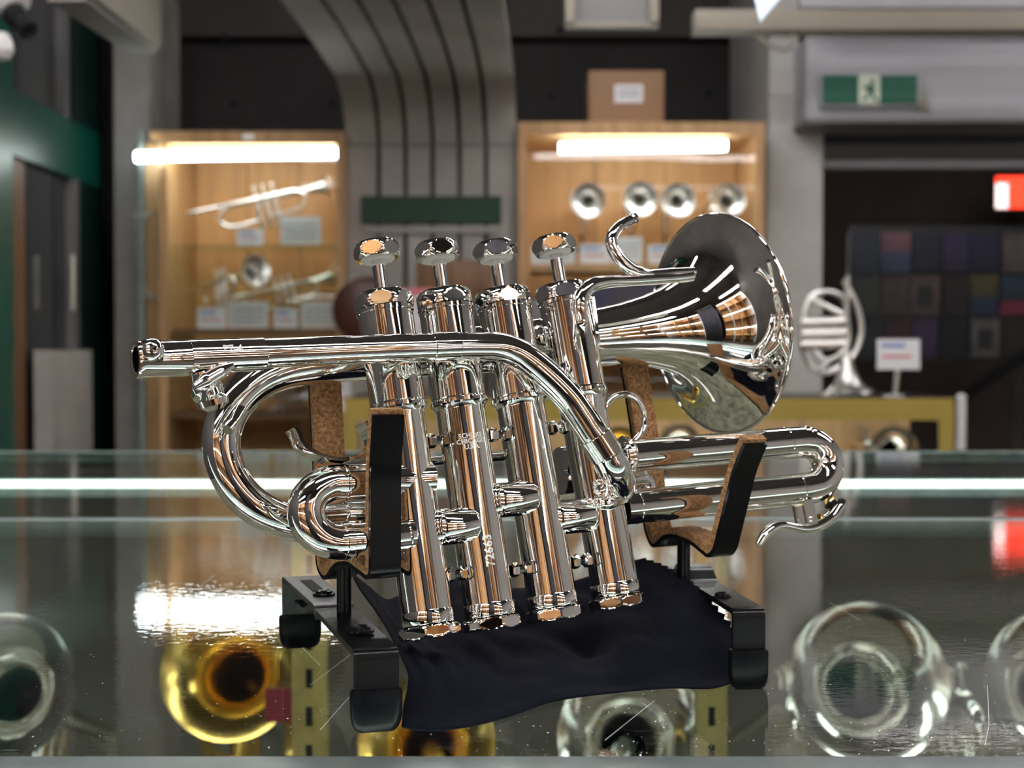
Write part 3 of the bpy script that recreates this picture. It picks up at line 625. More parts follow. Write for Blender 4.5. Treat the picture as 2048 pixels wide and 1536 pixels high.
# ================================================================== PICCOLO TRUMPET
YAW = math.radians(29.5); LEAN = math.radians(14)
NV = Vector((math.sin(YAW)*math.cos(LEAN), -math.cos(YAW)*math.cos(LEAN), math.sin(LEAN))); A0 = P(815, 930, 265)
def Q(px, py, n=0.0):
    r = ray(px, py); o = A0+NV*(n/1000); return EYE + r*((o-EYE).dot(NV)/r.dot(NV))
tr = thing('piccolo_trumpet', G(1000, 1330), 'polished silver four-valve piccolo trumpet resting on the cork-lined stand', 'trumpet')
U_list = []
VL = [((753.5, 503), (859, 1262)), ((874, 500), (983, 1246)), ((990, 502), (1109, 1227)), ((1108, 492), (1235, 1203))]
def vp(i, py):
    (x0, y0), (x1, y1) = VL[i]; return Q(x0+(x1-x0)*(py-y0)/(y1-y0), py)
vax = [(vp(i, 503)-vp(i, 1240)).normalized() for i in range(4)]
VUP = sum(vax, Vector())/4; VUP.normalize(); UD = VUP.cross(NV).normalized()
if UD.x < 0: UD = -UD
def capprof(z0, z1, R, b):
    return [(z0, R-b), (z0+b*.5, R-b*.25), (z0+b, R), (z1-b, R), (z1-b*.5, R-b*.25), (z1, R-b)]
ringy = [815, 806, 800, 786]; phs = [0.52, 0.05, 0.25, 0.38]
valves = []
for i in range(4):
    ax = vax[i]; B0 = vp(i, 1262 - [0, 16, 35, 59][i]); L = lambda py: (vp(i, py)-B0).dot(ax)
    cap_y = [585, 582, 580, 570][i]
    lt = L(cap_y)-.0036; lr = L(ringy[i]); lb = L(503 if i < 3 else 492); lc = 0.0
    vc = mk('valve', lathevf(B0, ax, [(.0045, .0088), (.005, .00905), (lr-.003, .00905), (lr-.0022, .0093), (lr-.001, .0101), (lr+.001, .0103), (lr+.0015, .0100), (lt-.004, .0099), (lt-.0035, .0096)], 72), M['silver'], tr, ang=25)
    # engine-turned balance ring
    prof = [(lr-.0012, .0100), (lr-.0006, .0106), (lr+.0006, .0106), (lr+.0012, .0100)]
    mk('balance_ring', lathevf(B0, ax, prof, 96, closed=True), M['silver'], vc, ang=30)
    mk('top_collar', lathevf(B0, ax, [(lt-.0046, .0100), (lt-.0043, .01035), (lt-.0030, .01035), (lt-.0027, .0100)], 72, closed=True), M['silver'], vc)
    R = .0109
    pf = [(lt-.0026, .0100)]+[(lt-.0026+.0056*q/14, R-.0014*(abs(q-5)/9.0)**2.0) for q in range(15)]+[(lt+.0033, .0090), (lt+.0036, .0028)]
    mk('top_cap', lathevf(B0, ax, pf, 96, hexa=.0099, ph=phs[i]), M['silver'], vc, ang=14)
    mk('stem', lathevf(B0, ax, [(lt, .0024), (lb-.002, .0024)], 32), M['stem'], vc)
    mk('stem_collar', lathevf(B0, ax, [(lb-.0055, .0024), (lb-.0052, .0027), (lb-.002, .0027)], 32), M['felt'], vc)
    pf = [(lb-.0030, .0068)]+[(lb-.0030+.0058*q/16, .0087-.0012*(abs(q-8)/8.0)**2.0) for q in range(17)]+[(lb+.0034, .0066), (lb+.0036, .001)]
    bt = mk('button', lathevf(B0, ax, pf, 120, hexa=.00765, nf=6, ph=phs[i]+.15), M['silver'], vc, ang=14)
    mk('button_pad', lathevf(B0, ax, [(lb-.0036, .0060), (lb-.0035, .0062), (lb-.0029, .0062)], 48), M['felt'], bt)
    # bottom cap
    mk('bottom_collar', lathevf(B0, ax, [(.0022, .0091), (.0026, .0093), (.0066, .0093), (.0070, .0091)], 72, closed=True), M['silver'], vc)
    pf = [(-.0026, .0050), (-.0024, .0096)]+[(-.0024+.0042*q/10, .0113-.0011*(abs(q-5)/5.0)**2) for q in range(11)]+[(.0020, .0092)]
    mk('bottom_cap', lathevf(B0, ax, pf, 96, hexa=.01025, nf=8, ph=phs[i]+.3), M['silver'], vc, ang=14)
    valves.append(vc)
BD = (Q(1441, 648, -20)-Q(700, 722, -20)).normalized()
# leadpipe
rec = mk('mouthpiece_receiver', lathevf(Q(270, 719, 17), Q(376, 716, 17)-Q(270, 719, 17), [(.016, .0034), (.0003, .0041), (0, .0045), (.0001, .0057), (.0006, .00605), (.0016, .00605), (.0022, .00585), ((Q(376, 716, 17)-Q(270, 719, 17)).length, .0058), ((Q(376, 716, 17)-Q(270, 719, 17)).length, .0054)], 64), M['silver'], tr)
slv = mk('receiver_sleeve', lathevf(Q(376, 713.5, 17), Q(527, 708, 17)-Q(376, 713.5, 17), [(0, .0050), (.0002, .0055), ((Q(376, 713.5, 17)-Q(527, 708, 17)).length-.0004, .00553), ((Q(376, 713.5, 17)-Q(527, 708, 17)).length, .0050)], 64), M['silver'], tr)
pts = [(520, 707.5, 17, 4.95), (600, 704, 17, 4.95), (700, 700, 17, 4.95), (790, 697, 17, 5.0), (860, 695, 17, 5.05), (912, 693.5, 17, 5.1), (960, 693, 17, 5.2), (1000, 695, 17, 5.3), (1034, 706, 17, 5.4), (1066, 727, 17, 5.5), (1104, 760, 17, 5.65), (1141, 799, 17, 5.75), (1170, 841, 17, 5.85), (1191, 874, 17, 5.95), (1215, 912, 16.5, 6.05)]
mk('leadpipe', sweep([Q(a, b, c) for a, b, c, d in pts], [mm(d) for *_, d in pts], 8, 48), M['silver'], tr)
def ferrule(name, p, q, r, parent=tr, e=.0003, m='silver'):
    L_ = (q-p).length; return mk(name, lathevf(p, q-p, [(0, r-.0006), (.00005, r-.0001), (e, r), (L_-e, r), (L_-.00005, r-.0001), (L_, r-.0006)], 56, closed=True), M[m], parent, ang=20)
ferrule('ferrule', Q(861, 695, 17), Q(913, 693.3, 17), .0053)
ferrule('ferrule', Q(1189, 871, 17), Q(1214, 911, 16.7), .0064)
mk('elbow', sweep([Q(1213, 909, 16.5), Q(1228, 936, 15), Q(1237, 958, 11), Q(1240, 972, 5), Q(1238, 980, -2)], [.0060, .0061, .0062, .0062, .0060], 8, 40), M['silver'], tr)
mk('port_dome', lathevf(Q(1200, 975, 5), NV, [(0, .0046), (.002, .0044), (.0036, .0034), (.0044, .0018), (.0046, .0004)], 40), M['silver'], tr)
mk('port_saddle', sweep([Q(1190, 1000, 6), Q(1215, 1006, 9), Q(1248, 996, 6)], [.0022, .0028, .0022], 6, 20), M['silver'], tr)
# engraving helper: wrap flat text on a cylinder
def wrap(s, size, org, ax_, f0, r, along, ext=.00007):
    V, Fc = textvf(s, size, ext); side = f0.cross(ax_)                 # right-hand direction when ax_ points up
    if side.dot(RT) < 0 and not along: side = -side
    out = []
    for v in V:
        if along: axl, circ = v.x, v.y
        else: axl, circ = v.y, v.x
        th = circ/r; dr = f0*math.cos(th)+(side if not along else along)*math.sin(th)
        out.append(org+ax_*axl+dr*(r+v.z+.00003))
    return out, Fc
sd = (Q(527, 708, 17)-Q(376, 713.5, 17)).normalized(); org = Q(456, 710.5, 17)
f0 = (EYE-org); f0 -= sd*f0.dot(sd); f0.normalize(); upv = (VUP-sd*VUP.dot(sd)); upv -= f0*upv.dot(f0); upv.normalize()
f1 = (f0*math.cos(.38)+upv*math.sin(.38)).normalized(); up1 = (upv*math.cos(.38)-f0*math.sin(.38)).normalized()
mk('model_engraving', wrap('P7-4', .0036, org, sd, f1, .00553, up1), M['engrave'], slv, smooth=False)
org = vp(1, 890); f0 = (EYE-org); f0 -= vax[1]*f0.dot(vax[1]); f0.normalize(); sdx = UD-vax[1]*UD.dot(vax[1]); sdx -= f0*sdx.dot(f0); sdx.normalize()
f2 = (f0*math.cos(.27)+sdx*math.sin(.27)).normalized()
mk('maker_engraving', wrap('SCHILKE\nCHICAGO\nU.S.A.', .0024, org, vax[1], f2, .00905, None), M['engrave'], valves[1], smooth=False)
org = vp(1, 1106); f0 = (EYE-org); f0 -= vax[1]*f0.dot(vax[1]); f0.normalize()
f3 = (f0*math.cos(.33)+sdx*math.sin(.33)).normalized(); lft = -(sdx*math.cos(.33)-f0*math.sin(.33))
mk('serial_engraving', wrap('72663', .0046, org, vax[1], f3, .00905, lft), M['engrave'], valves[1], smooth=False)
# bell
RC = Q(1441, 648, -20); BP = [(0, 46.3), (.5, 47.0), (1.4, 46.6), (1.9, 45.6), (3.2, 41.8), (5, 37.6), (7.5, 33.2), (10.5, 29.2), (14, 25.6), (18.5, 22.2), (24, 19.2), (31, 16.6), (40, 14.3), (52, 12.2), (68, 10.6), (90, 9.3), (115, 8.6), (140, 8.0)]
prof = [(-mm(s), mm(r)) for s, r in reversed(BP)]
inner = [(-mm(s)+.0006 if s > 2 else -mm(s), mm(r)-.0007) for s, r in BP[2:]]
V, Fc = lathevf(RC, BD, prof+inner, 128, closed=False); Fc = Fc[:-2]
bell = mk('bell', (V, Fc), M['silver'], tr, ang=80)
mk('rim_bead', lathevf(RC, BD, [(-.0013+.0008*math.cos(a), .0465+.0008*math.sin(a)) for a in [k*math.pi/6 for k in range(12)]], 128, closed=True), M['silver'], bell)
# bell bow
e0 = RC-BD*.139; e1 = RC-BD*.156
bow = [(e0, 8.05), (e1, 7.9)]+[(Q(a, b, -20), r) for a, b, r in ((620, 729, 7.5), (552, 744, 7.2), (502, 772, 7.0), (463, 815, 6.85), (444, 865, 6.75), (446, 915, 6.6), (467, 965, 6.5), (505, 1008, 6.4), (556, 1037, 6.3), (610, 1050, 6.2), (680, 1052, 6.1), (790, 1046, 6.0))]
mk('bell_bow', sweep([p for p, r in bow], [mm(r) for p, r in bow], 8, 48), M['silver'], tr)
# bow brace plates on left loop
mk('bow_brace', sweep([Q(455, 860, -8), Q(470, 842, -10), Q(482, 820, -13)], [.002, .0016, .0022], 6, 16), M['silver'], tr)
# left slide
def slide(ptsn, r, name='slide_tube', seg=44): return mk(name, sweep([Q(*p) for p in ptsn], [mm(v) for v in r] if hasattr(r, '__len__') else mm(r), 8, seg), M['silver'], tr)
slide([(860, 957, 3), (800, 960, 3), (740, 962.5, 4), (690, 965, 4)], 6.1)
slide([(693, 1083, 4), (740, 1079, 4), (818, 1068, 3)], 5.9)
slide([(692, 965, 4), (660, 967, 4), (632, 982, 4), (616, 1003, 4), (612, 1028, 4), (622, 1055, 4), (645, 1076, 4), (672, 1084, 4), (694, 1083, 4)], [6.15, 6.2, 6.3, 6.35, 6.35, 6.3, 6.15, 6.0, 5.95], 'slide_bow')
ferrule('ferrule', Q(684, 965.5, 4), Q(690, 965, 4), .0064); ferrule('ferrule', Q(684, 1083.5, 4), Q(700, 1082.5, 4), .0062)
mk('slide_end', lathevf(Q(812, 1069, 4), UD, [(0, .0060), (.0016, .0058), (.0024, .0048), (.0028, .003)], 40), M['silver'], tr)
slide([(620, 1028, -14), (700, 1024, -14), (800, 1018, -14)], 3.4, 'brace_rod', 28)
for px in (688, 727): ferrule('rod_ring', Q(px, 1024.5, -14), Q(px+5, 1024.3, -14), .0040)
# right slides
slide([(1243, 915, 0), (1340, 906, 0), (1440, 898, 0), (1540, 889, 0), (1602, 884, 0)], [6.2, 6.3, 6.45, 6.5, 6.5])
slide([(1243, 1016, 0), (1340, 1006, 0), (1440, 994.5, 0), (1540, 985, 0), (1604, 979, 0)], [6.6, 6.65, 6.7, 6.75, 6.7])
slide([(1600, 884.2, 0), (1622, 887, 0), (1641, 899, 0), (1652, 917, 0), (1654, 937, 0), (1647, 957, 0), (1631, 972, 0), (1602, 979.3, 0)], [6.5, 6.6, 6.7, 6.75, 6.8, 6.8, 6.75, 6.7], 'slide_bow')
for (x, y, r) in ((1568, 887, 6.62), (1612, 884.5, 6.6), (1592, 980.5, 6.85), (1268, 1013, 6.8)):
    ferrule('ferrule', Q(x, y, 0), Q(x+4, y-.5, 0), mm(r), e=.0002)
mk('slide_flange', lathevf(Q(1246, 914.5, 0), UD, [(0, .0076), (.0008, .0082), (.0018, .0078), (.0030, .0066)], 48), M['silver'], tr)
# inner coil behind
slide([(1240, 965, -12), (1275, 958, -13), (1287, 975, -14), (1282, 1000, -14), (1240, 1008, -13)], 5.0, 'inner_bow', 32)
slide([(1120, 925, -14), (1200, 917, -14)], 6.0, 'crossover_tube', 32)
slide([(1120, 962, -14), (1200, 955, -14)], 5.5, 'crossover_tube', 32)
# knuckles between the valves
for (xa, ya, xb, yb, r) in ((866, 1056, 956, 1048, 6.4), (983, 1002, 1074, 994, 6.3), (1098, 1037, 1189, 1029, 6.3)):
    p, q = Q(xa, ya, 3.4), Q(xb, yb, 3.4); L_ = (q-p).length
    mk('knuckle', lathevf(p, q-p, [(0, mm(r)*.5), (L_*.05, mm(r)*.76), (L_*.11, mm(r)*.93), (L_*.17, mm(r)), (L_*.83, mm(r)), (L_*.89, mm(r)*.93), (L_*.95, mm(r)*.76), (L_, mm(r)*.5)], 56), M['silver'], tr, ang=35)
# brace bars
for (x, y, s) in ((876, 881, 1), (999, 869, 1), (1116, 855, 1), (912, 1148, 1), (1041, 1138, 1), (1162, 1122, 1)):
    c = Q(x, y, 4); L_ = .0040
    mk('brace', joinvf(lathevf(c-UD*L_, UD, [(0, .0022), (.0006, .0027), (.0025, .0026), (.0027, .0016)], 6), lathevf(c-UD*.0018, UD, [(0, .0015), (.0036, .0015)], 8), lathevf(c+UD*.0018, UD, [(-.0006, .0016), (-.0004, .0026), (.0016, .0027), (.0022, .0022)], 6)), M['silver'], tr, smooth=False)
for (x, y) in ((873, 922), (990, 915)):
    slide([(x-28, y+2, -9), (x+28, y-2, -9)], 1.6, 'cross_rod', 16)
slide([(820, 745, -9), (1230, 722, -9)], 1.8, 'cross_rod', 16)
# lug between pipe and third valve, lyre screw
mk('pipe_stay', sweep([Q(812, 740, 9), Q(806, 748, 10), Q(803, 722, 15)], [.0026, .002, .002], 6, 16), M['silver'], tr)
mk('pipe_stay', sweep([Q(1128, 735, 9), Q(1130, 745, 12), Q(1122, 765, 15)], [.0020, .0016, .002], 6, 16), M['silver'], tr)
# receiver screw: domed nut on a diamond foot
c = Q(306, 700, 23.2)
sc_ = mk('screw_foot', obox(c-NV*.0008, (UD*.0032), (VUP*.0034), NV*.0007), M['silver'], rec, smooth=False, bevel=.0003)
V = [c-UD*.0034-VUP*.0002, c+UD*.0036, c+UD*.0002-VUP*.0040, c+UD*.0002+NV*.0008-VUP*.001]
mk('diamond_point', ([c-UD*.0036-VUP*.001-NV*.0006, c+UD*.0036-VUP*.001-NV*.0006, c-VUP*.0050-NV*.0022, c-VUP*.0012+NV*.0012], [(0, 1, 3), (1, 2, 3), (2, 0, 3), (0, 2, 1)]), M['silver'], sc_, smooth=False)
mk('ball_nut', lathevf(c-NV*.0005, NV, [(0, .0034), (.0010, .0036), (.0022, .0030), (.0030, .0019), (.0032, .0009), (.0024, .0006)], 36), M['silver'], sc_)
# thumb screw with wing under the sleeve
c = Q(413, 752, 14); dn = (-VUP*.8+UD*.15-NV*.1).normalized()
ts = mk('thumb_screw', lathevf(Q(410, 742, 16), dn, [(0, .0045), (.003, .0048), (.006, .0030), (.008, .0034), (.0095, .0052), (.0115, .0048), (.0130, .0026)], 40), M['silver'], tr)
wd = (Q(464, 725, 20)-Q(388, 770, 20)); wc = Q(428, 752, 21)
mk('wing', sweep([wc-wd*.5, wc-wd*.2, wc+wd*.2, wc+wd*.5], [.0013, .0026, .0024, .0010], 8, 20), M['silver'], ts)
mk('screw_cup', lathevf(Q(412, 770, 10), (-VUP+NV*.3).normalized(), [(0, .0050), (.0022, .0056), (.0044, .0050), (.0056, .0034), (.0060, .0010)], 32), M['silver'], ts)
# thumb saddle on left slide
def ribbon(ptsn, wd_, th, name, parent=tr, seg=8):
    path = catmull([Q(*p) for p in ptsn], seg); return mk(name, stripvf(path, NV*wd_, -th/2, th/2), M['silver'], parent, ang=50)
sdl = ribbon([(582, 858, 6), (590, 870, 6), (597, 888, 6), (612, 903, 6), (634, 914, 6), (660, 921, 6), (690, 922, 6), (716, 916, 6), (733, 903, 6), (741, 885, 6), (735, 868, 6), (722, 848, 6)], .0085, .0013, 'thumb_saddle')
# finger hook assembly on the fourth valve
V, Fc = [], []; ny, nx = 24, 10
for j in range(ny+1):
    y = 590+150*j/ny; xl_ = 1148 if y < 688 else 1148+(y-688)*.72; xr_ = 1188+(y-590)*.14 if y < 688 else 1202-(y-688)*.36
    (x0, y0), (x1, y1) = VL[3]; xc_ = x0+(x1-x0)*(y-y0)/(y1-y0)
    for k in range(nx+1):
        x = xl_+(xr_-xl_)*k/nx; dx = (x-xc_)/5.3; n_ = math.sqrt(max(0, 10.35**2-min(abs(dx), 10.3)**2)); V.append(Q(x, y, n_))
for j in range(ny):
    for k in range(nx):
        a_ = j*(nx+1)+k; Fc.append((a_, a_+1, a_+nx+2, a_+nx+1))
hk = mk('hook_flange', (V, Fc), M['silver'], tr, ang=60)
hk.modifiers.new('thick', 'SOLIDIFY').thickness = .0007
slide_pts = [(1166, 665, 11), (1163, 640, 12), (1160, 612, 13), (1166, 588, 13), (1182, 572, 13), (1206, 565, 13), (1245, 562, 12), (1300, 559, 12), (1360, 555, 12), (1384, 552, 12)]
mk('hook_pipe', sweep([Q(*p) for p in slide_pts], [.0020, .0026, .0028, .0029, .0028, .0025, .0022, .0021, .0021, .0021], 8, 28), M['silver'], hk)
mk('hook_tail', sweep([Q(1300, 548, 12), Q(1345, 546, 12), Q(1388, 543, 12)], [.0016, .0021, .0018], 8, 24), M['silver'], hk)
mk('finger_hook', sweep([Q(1310, 549, 12), Q(1282, 546, 12), Q(1258, 535, 12), Q(1238, 516, 12), Q(1225, 495, 12), Q(1224, 474, 12), Q(1236, 456, 12), Q(1254, 444, 12), Q(1268, 438, 12)], [.0014, .0024, .0027, .0026, .0024, .0024, .0022, .0021, .0019], 8, 28), M['silver'], hk)
mk('hook_tip', lathevf(Q(1262, 439, 12), Q(1276, 434, 12)-Q(1262, 439, 12), [(0, .0018), (.0008, .0023), (.0022, .0022), (.0028, .0012)], 20), M['silver'], hk)
c = Q(1164, 652, 13.5)
mk('diamond_point', ([c-UD*.0026+VUP*.001, c+UD*.0028+VUP*.0016, c-VUP*.0048+UD*.0004-NV*.001, c+NV*.0018-VUP*.0008], [(0, 1, 3), (1, 2, 3), (2, 0, 3), (0, 2, 1)]), M['silver'], hk, smooth=False)
# finger ring behind the top slide
rg = [(1248+42*math.cos(a), 838+50*math.sin(a), -8) for a in [k*2*math.pi/24 for k in range(24)]]
path = [Q(*p) for p in rg]; V, Fc = tubevf(path+[path[0]], .00125, 16, False)
mk('finger_ring', (V, Fc), M['silver'], tr, ang=80)
# water key
wk = mk('water_key', sweep([Q(1516, 1090, 4), Q(1528, 1072, 4), Q(1545, 1057, 4), Q(1566, 1051, 4), (Q(1590, 1055, 4)), Q(1614, 1058, 4), Q(1640, 1050, 4), Q(1664, 1033, 4), Q(1679, 1014, 4), Q(1686, 1003, 4)], [.0014, .0021, .0023, .0021, .0019, .0021, .0024, .0025, .0027, .0021], 8, 24), M['silver'], tr)
mk('key_saddle', obox(Q(1619, 1024, 5.5), UD*.0028, VUP*.0052, NV*.0008), M['silver'], wk, smooth=False, bevel=.0003)
mk('key_saddle', obox(Q(1598, 1024, -1), UD*.0026, VUP*.0048, NV*.0008), M['silver'], wk, smooth=False, bevel=.0003)
mk('key_bridge', obox(Q(1606, 1005, 2), UD*.0028, VUP*.0006, NV*.0036), M['silver'], wk, smooth=False)
mk('key_screw', lathevf(Q(1623, 1038, 6.2), NV, [(0, .0011), (.0006, .0011), (.0009, .0007)], 20), M['silver'], wk)
kd = (UD*.45-VUP*.9).normalized()
mk('key_nipple', lathevf(Q(1659, 986, 2), kd, [(0, .0040), (.0040, .0034), (.0042, .0028)], 4), M['silver'], wk, smooth=False)
mk('key_pad', lathevf(Q(1664, 1004, 2), kd, [(0, .0030), (.0002, .0036), (.0010, .0036)], 28), M['rubber'], wk)
mk('key_cup', lathevf(Q(1667, 1009, 2), kd, [(0, .0036), (.0018, .0036), (.0030, .0024)], 28), M['silver'], wk)
mk('key_spring', tubevf([Q(1640+6*math.cos(a*.9), 1028+a*.35, 1+3*math.sin(a*.9)) for a in range(0, 42)], .0003, 6), M['brass'], wk)
# ================================================================== STAND
sd_ = thing('instrument_stand', G(1050, 1340), 'black folding instrument stand with cork-lined arms on the glass counter', 'stand')
def spt(base, d, s, z): v = base+d*(s/1000); v.z = z/1000; return v
dL = Vector((-.492, .870, 0))*.81; wL = Vector((.870, .492, 0))*.0113
bL = P(740, 1158, 252.5)+wL*.5
pL = [P(777, 829, 251.5), spt(bL, dL, 0, 80), spt(bL, dL, 0.5, 43.5), spt(bL, dL, 24, 47.0), spt(bL, dL, 38, 45.0), spt(bL, dL, 50, 38.0), spt(bL, dL, 59, 42), spt(bL, dL, 62, 75), P(646, 764, 276)]
def cradle(path, wv, cl_):
    pp = fillet(path, .004, 6)
    dense = [pp[0]]
    for a, b in zip(pp, pp[1:]):
        n = max(1, int((b-a).length/.0012))
        for k in range(1, n+1): dense.append(a.lerp(b, k/n))
    c = mk('cradle', stripvf(dense, wv, -.0008, .0008), M['black'], sd_, ang=35)
    ext = [dense[0]+(dense[0]-dense[1]).normalized()*.0016]+dense+[dense[-1]+(dense[-1]-dense[-2]).normalized()*.0014]
    mk('cork_liner', stripvf(ext, wv*1.02, cl_*.0008, cl_*.0034, jag=.0002), M['cork'], c, smooth=True, ang=25)
    return c
cradle(pL, wL, -1)
dR = Vector((-.492, .870, 0)); wR = Vector((.870, .492, 0))*.0108
bR = P(1421, 1115, 287.5)+wR*.5
pR = [P(1510, 888, 282), P(1488, 942, 285), P(1450, 1098, 288), spt(bR, dR, 4, 41), spt(bR, dR, 13, 46), spt(bR, dR, 24, 47.3), spt(bR, dR, 31, 46.3), spt(bR, dR, 39, 40.5), P(1312, 1062, 308), P(1287, 880, 310), P(1264, 735, 313)]
pR[3] = spt(bR, dR, 1.5, 41.5)
cradle(pR, wR, -1)
# posts
def post(px, D, z0, z1, r=.0021):
    b_ = P(px, 1200, D); p0 = Vector((b_.x, b_.y, z0)); p1 = Vector((b_.x, b_.y, z1)); return mk('post', tubevf([p0, p1], r, 20), M['black'], sd_), p0
_, q1 = post(688, 264, .022, .0445, .0026); _, q2 = post(1367, 297, .024, .0455, .0026)
q1 = q1.lerp(q2, .22); q2 = q2.lerp(q1, .12); q1.z = .0035; q2.z = .0035
mk('crossbar', stripvf([q1, q2], Vector((0, .010, 0)), .0, .002), M['black'], sd_)
# left base: slotted rear bracket, stepped front bar
dB = (G(750, 1470)-G(597, 1292)); dB.z = 0; dB.normalize(); wB = Vector((-dB.y, dB.x, 0))
if wB.x < 0: wB = -wB
fr = P(752, 1300, 238); rr_ = P(600, 1157, 305)
zt_ = .0272
def zset(v, z): v = v.copy(); v.z = z; return v
C1 = zset(fr, zt_-.001); C2 = zset(rr_, zt_+.0012)
wdt = wB*.0145
mid = C1.lerp(C2, .62)
mk('front_leg', stripvf(fillet([zset(C1, .004), C1-Vector((0, 0, .001)), C1.lerp(C2, .55), zset(C1.lerp(C2, .66), zt_-.004), zset(C1.lerp(C2, .8), zt_-.004)], .0025, 6), wdt, -.001, .001), M['black'], sd_, ang=35)
rear = mk('rear_bracket', stripvf(fillet([zset(C2, .004), C2, zset(C2.lerp(C1, .5), zt_+.0012), zset(C2.lerp(C1, .53), zt_-.0022)], .0022, 6), wdt, -.001, .001), M['gunmetal'], sd_, ang=35)
sl0 = C2.lerp(C1, .10); sl1 = C2.lerp(C1, .34)
mk('slot', obox(zset(sl0.lerp(sl1, .5), zt_+.0022), zset(sl1-sl0, 0)*.5, wB*.0022, Vector((0, 0, .00025))), M['hole'], rear, smooth=False)
def screw(c, r, parent):
    s_ = mk('washer', lathevf(c, Vector((0, 0, 1)), [(0, r*1.3), (.0008, r*1.3), (.0009, r*1.2)], 32), M['black'], parent)
    return mk('screw_head', lathevf(c+Vector((0, 0, .0008)), Vector((0, 0, 1)), [(0, r), (.0009, r*.95), (.0013, r*.7), (.0011, r*.5), (.0007, r*.2)], 32), M['black'], parent)
screw(zset(C2.lerp(C1, .37), zt_+.0022), .0032, rear)
screw(C1.lerp(C2, .16)+Vector((0, 0, .001)), .0034, sd_)
def foot(c, wv, dv, ht, nm='rubber_foot'):
    # rounded boot: rectangle sections shrinking towards the counter
    V, Fc = [], []; sec = [(0.0, .55), (.0012, .78), (.003, .92), (.006, .99), (ht-.001, 1.0), (ht, .94)]
    ex = [(1, .35), (.92, .8), (.6, 1), (-.6, 1), (-.92, .8), (-1, .35), (-1, -.35), (-.92, -.8), (-.6, -1), (.6, -1), (.92, -.8), (1, -.35)]
    for z, k_ in sec:
        kk = k_ if z < .004 else k_
        for a, b in ex: V.append(Vector((c.x, c.y, z))+wv*(a*(kk if z > .004 else .35+.65*kk))+dv*(b*kk))
    n = len(ex)
    for i in range(len(sec)-1):
        for j in range(n): Fc.append((i*n+j, i*n+(j+1) % n, (i+1)*n+(j+1) % n, (i+1)*n+j))
    Fc += [tuple(range(n-1, -1, -1)), tuple((len(sec)-1)*n+j for j in range(n))]
    return mk(nm, (V, Fc), M['rubber'], sd_, ang=50)
foot(C1, wB*.0084, dB*.0028, .0135); foot(C2, wB*.0086, dB*.0028, .0135)
# right base
dB2 = Vector((.13, -.99, 0)).normalized(); wB2 = Vector((.99, .13, 0)).normalized()
fr2 = P(1497, 1213, 268); C3 = zset(fr2, zt_+.0005); C4 = C3-dB2*.105
mk('front_leg', stripvf(fillet([zset(C3, .004), C3, C3.lerp(C4, .60), zset(C3.lerp(C4, .68), zt_+.005), zset(C3.lerp(C4, .80), zt_+.005), zset(C3.lerp(C4, .86), zt_), C4, zset(C4, .004)], .0025, 6), wB2*.0118, -.001, .001), M['black'], sd_, ang=35)
foot(C3, wB2*.0072, dB2*.0032, .0140); foot(C4, wB2*.0072, dB2*.0032, .0140)
screw(P(1444, 1196, 281), .0028, sd_)
# ================================================================== CLOTH
def along(pts, n):
    pts = [Vector(p) for p in pts]; d = catmull(pts, 12); L_ = [0]
    for a, b in zip(d, d[1:]): L_.append(L_[-1]+(b-a).length)
    out = []
    for i in range(n+1):
        s = L_[-1]*i/n; j = 0
        while j < len(L_)-2 and L_[j+1] < s: j += 1
        out.append(d[j].lerp(d[j+1], (s-L_[j])/max(1e-9, L_[j+1]-L_[j])))
    return out
nu, nv = 190, 90
ridge = along([P(705, 1146, 285), P(738, 1172, 288), P(772, 1197, 292), P(805, 1188, 296), P(900, 1158, 300), P(960, 1165, 303), P(1030, 1176, 305), P(1100, 1168, 308), P(1160, 1158, 308), P(1230, 1130, 308), P(1288, 1116, 307)], nu)
front = along([G(803, 1452, .001), G(850, 1459, .001), G(920, 1453, .001), G(1000, 1436, .001), G(1100, 1405, .001), G(1200, 1386, .001), G(1330, 1374, .001), G(1420, 1374, .001), G(1472, 1362, .001)], nu)
left = along([ridge[0], P(722, 1178, 280), P(760, 1232, 270), P(793, 1290, 258), P(816, 1350, 250), P(806, 1415, 244), front[0]], nv)
right = along([ridge[-1], P(1335, 1134, 302), P(1386, 1168, 292), P(1430, 1212, 287), P(1472, 1262, 283), P(1505, 1308, 280), P(1494, 1338, 277), front[-1]], nv)
from mathutils import noise
V, Fc = [], []
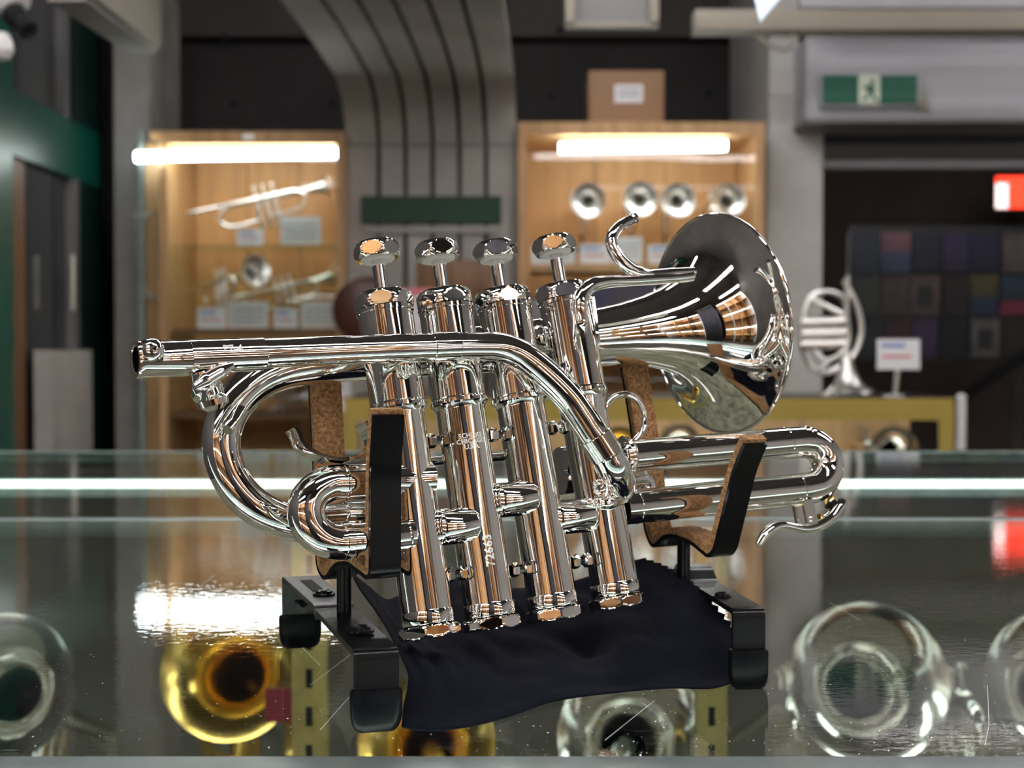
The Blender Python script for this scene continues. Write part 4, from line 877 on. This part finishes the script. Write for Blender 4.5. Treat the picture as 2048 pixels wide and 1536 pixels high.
for j in range(nv+1):
    v = j/nv
    for i in range(nu+1):
        u = i/nu
        p = ridge[i]*(1-v)+front[i]*v+left[j]*(1-u)+right[j]*u-(ridge[0]*(1-u)*(1-v)+ridge[-1]*u*(1-v)+front[0]*(1-u)*v+front[-1]*u*v)
        wgt = math.sin(math.pi*u)**.5*math.sin(math.pi*v)**.7 if 0 < u < 1 and 0 < v < 1 else 0
        p = p.copy(); p.z += wgt*(-.0070*math.sin(math.pi*v)*(1-.6*abs(u-.5)))
        f = noise.noise(Vector((u*5+v*2.0, v*2.4-u*1.2, .3)))*.0075+noise.noise(Vector((u*10-v*3, v*5, 2.3)))*.0034+abs(noise.noise(Vector((u*4+v*1.4, v*1.5, 5.1))))*.005
        if u < .2: f += .0022*math.sin(u*95+v*2)*(1-u/.2)
        p.z += wgt*f; p.y -= wgt*f*.6
        if i >= nu-3:                                           # pinked right-hand edge
            tri = abs((j*0.5) % 2-1)-.5; p += Vector((.0016, -.0002, .0004))*tri*((i-(nu-3))/3)
        p.z = max(p.z, .0009); V.append(p)
for j in range(nv):
    for i in range(nu):
        a = j*(nu+1)+i; Fc.append((a, a+1, a+nu+2, a+nu+1))
cl_ = mk('polishing_cloth', (V, Fc), M['cloth'], None, ang=80)
md = cl_.modifiers.new('thick', 'SOLIDIFY'); md.thickness = .0007; md.offset = 1
tag(cl_, 'dark navy polishing cloth with pinked edge bunched under the silver trumpet', 'cloth')
# back fold of the same cloth falling behind the crossbar
# ================================================================== CCTV / spotlight at top left
def pt(px, py, D): return P(px, py, D)
sp = thing('security_camera', pt(20, 0, 1500), 'white and black camera head at the top left corner', 'camera')
mk('white_body', lathevf(pt(-20, -45, 1500), pt(45, 30, 1490)-pt(-20, -45, 1500), [(0, .030), (.05, .036), (.088, .034), (.094, .02)], 28), M['whiteplastic'], sp)
mk('black_barrel', lathevf(pt(28, 28, 1480), pt(66, 72, 1462)-pt(28, 28, 1480), [(0, .026), (.022, .024), (.024, .018), (.060, .020), (.062, .014), (.052, .011)], 28), M['plastic'], sp)
mk('lamp_bulb', lathevf(pt(2, 66, 1450), Vector((0, 0, -1)), [(0, .012), (.015, .022), (.035, .024), (.05, .016), (.055, .004)], 24), M['whiteplastic'], sp)
V = [pt(140, -14, 1700), pt(300, 100, 2300), pt(300, -40, 2300), pt(225, -60, 1700)]
V2 = [pt(120, -2, 1700)-Vector((0.0, 0, .01)), pt(292, 104, 2300)]
a_, b_ = pt(150, -10, 1750), pt(298, 98, 2450)
side_ = Vector((0, 0, .16))
t = thing('track_housing', a_, 'long beige lamp housing running back below the ceiling at top left', 'ceiling fixture')
mk('housing', obox((a_+b_)*.5+side_*.5, (b_-a_)*.5, Vector((.04, 0, 0)), side_*.5), M['beige'], t, smooth=False)
mk('lower_lip', obox((a_+b_)*.5-Vector((.02, 0, .006)), (b_-a_)*.5, Vector((.045, 0, 0)), Vector((0, 0, .007))), M['conc_l'], t, smooth=False)
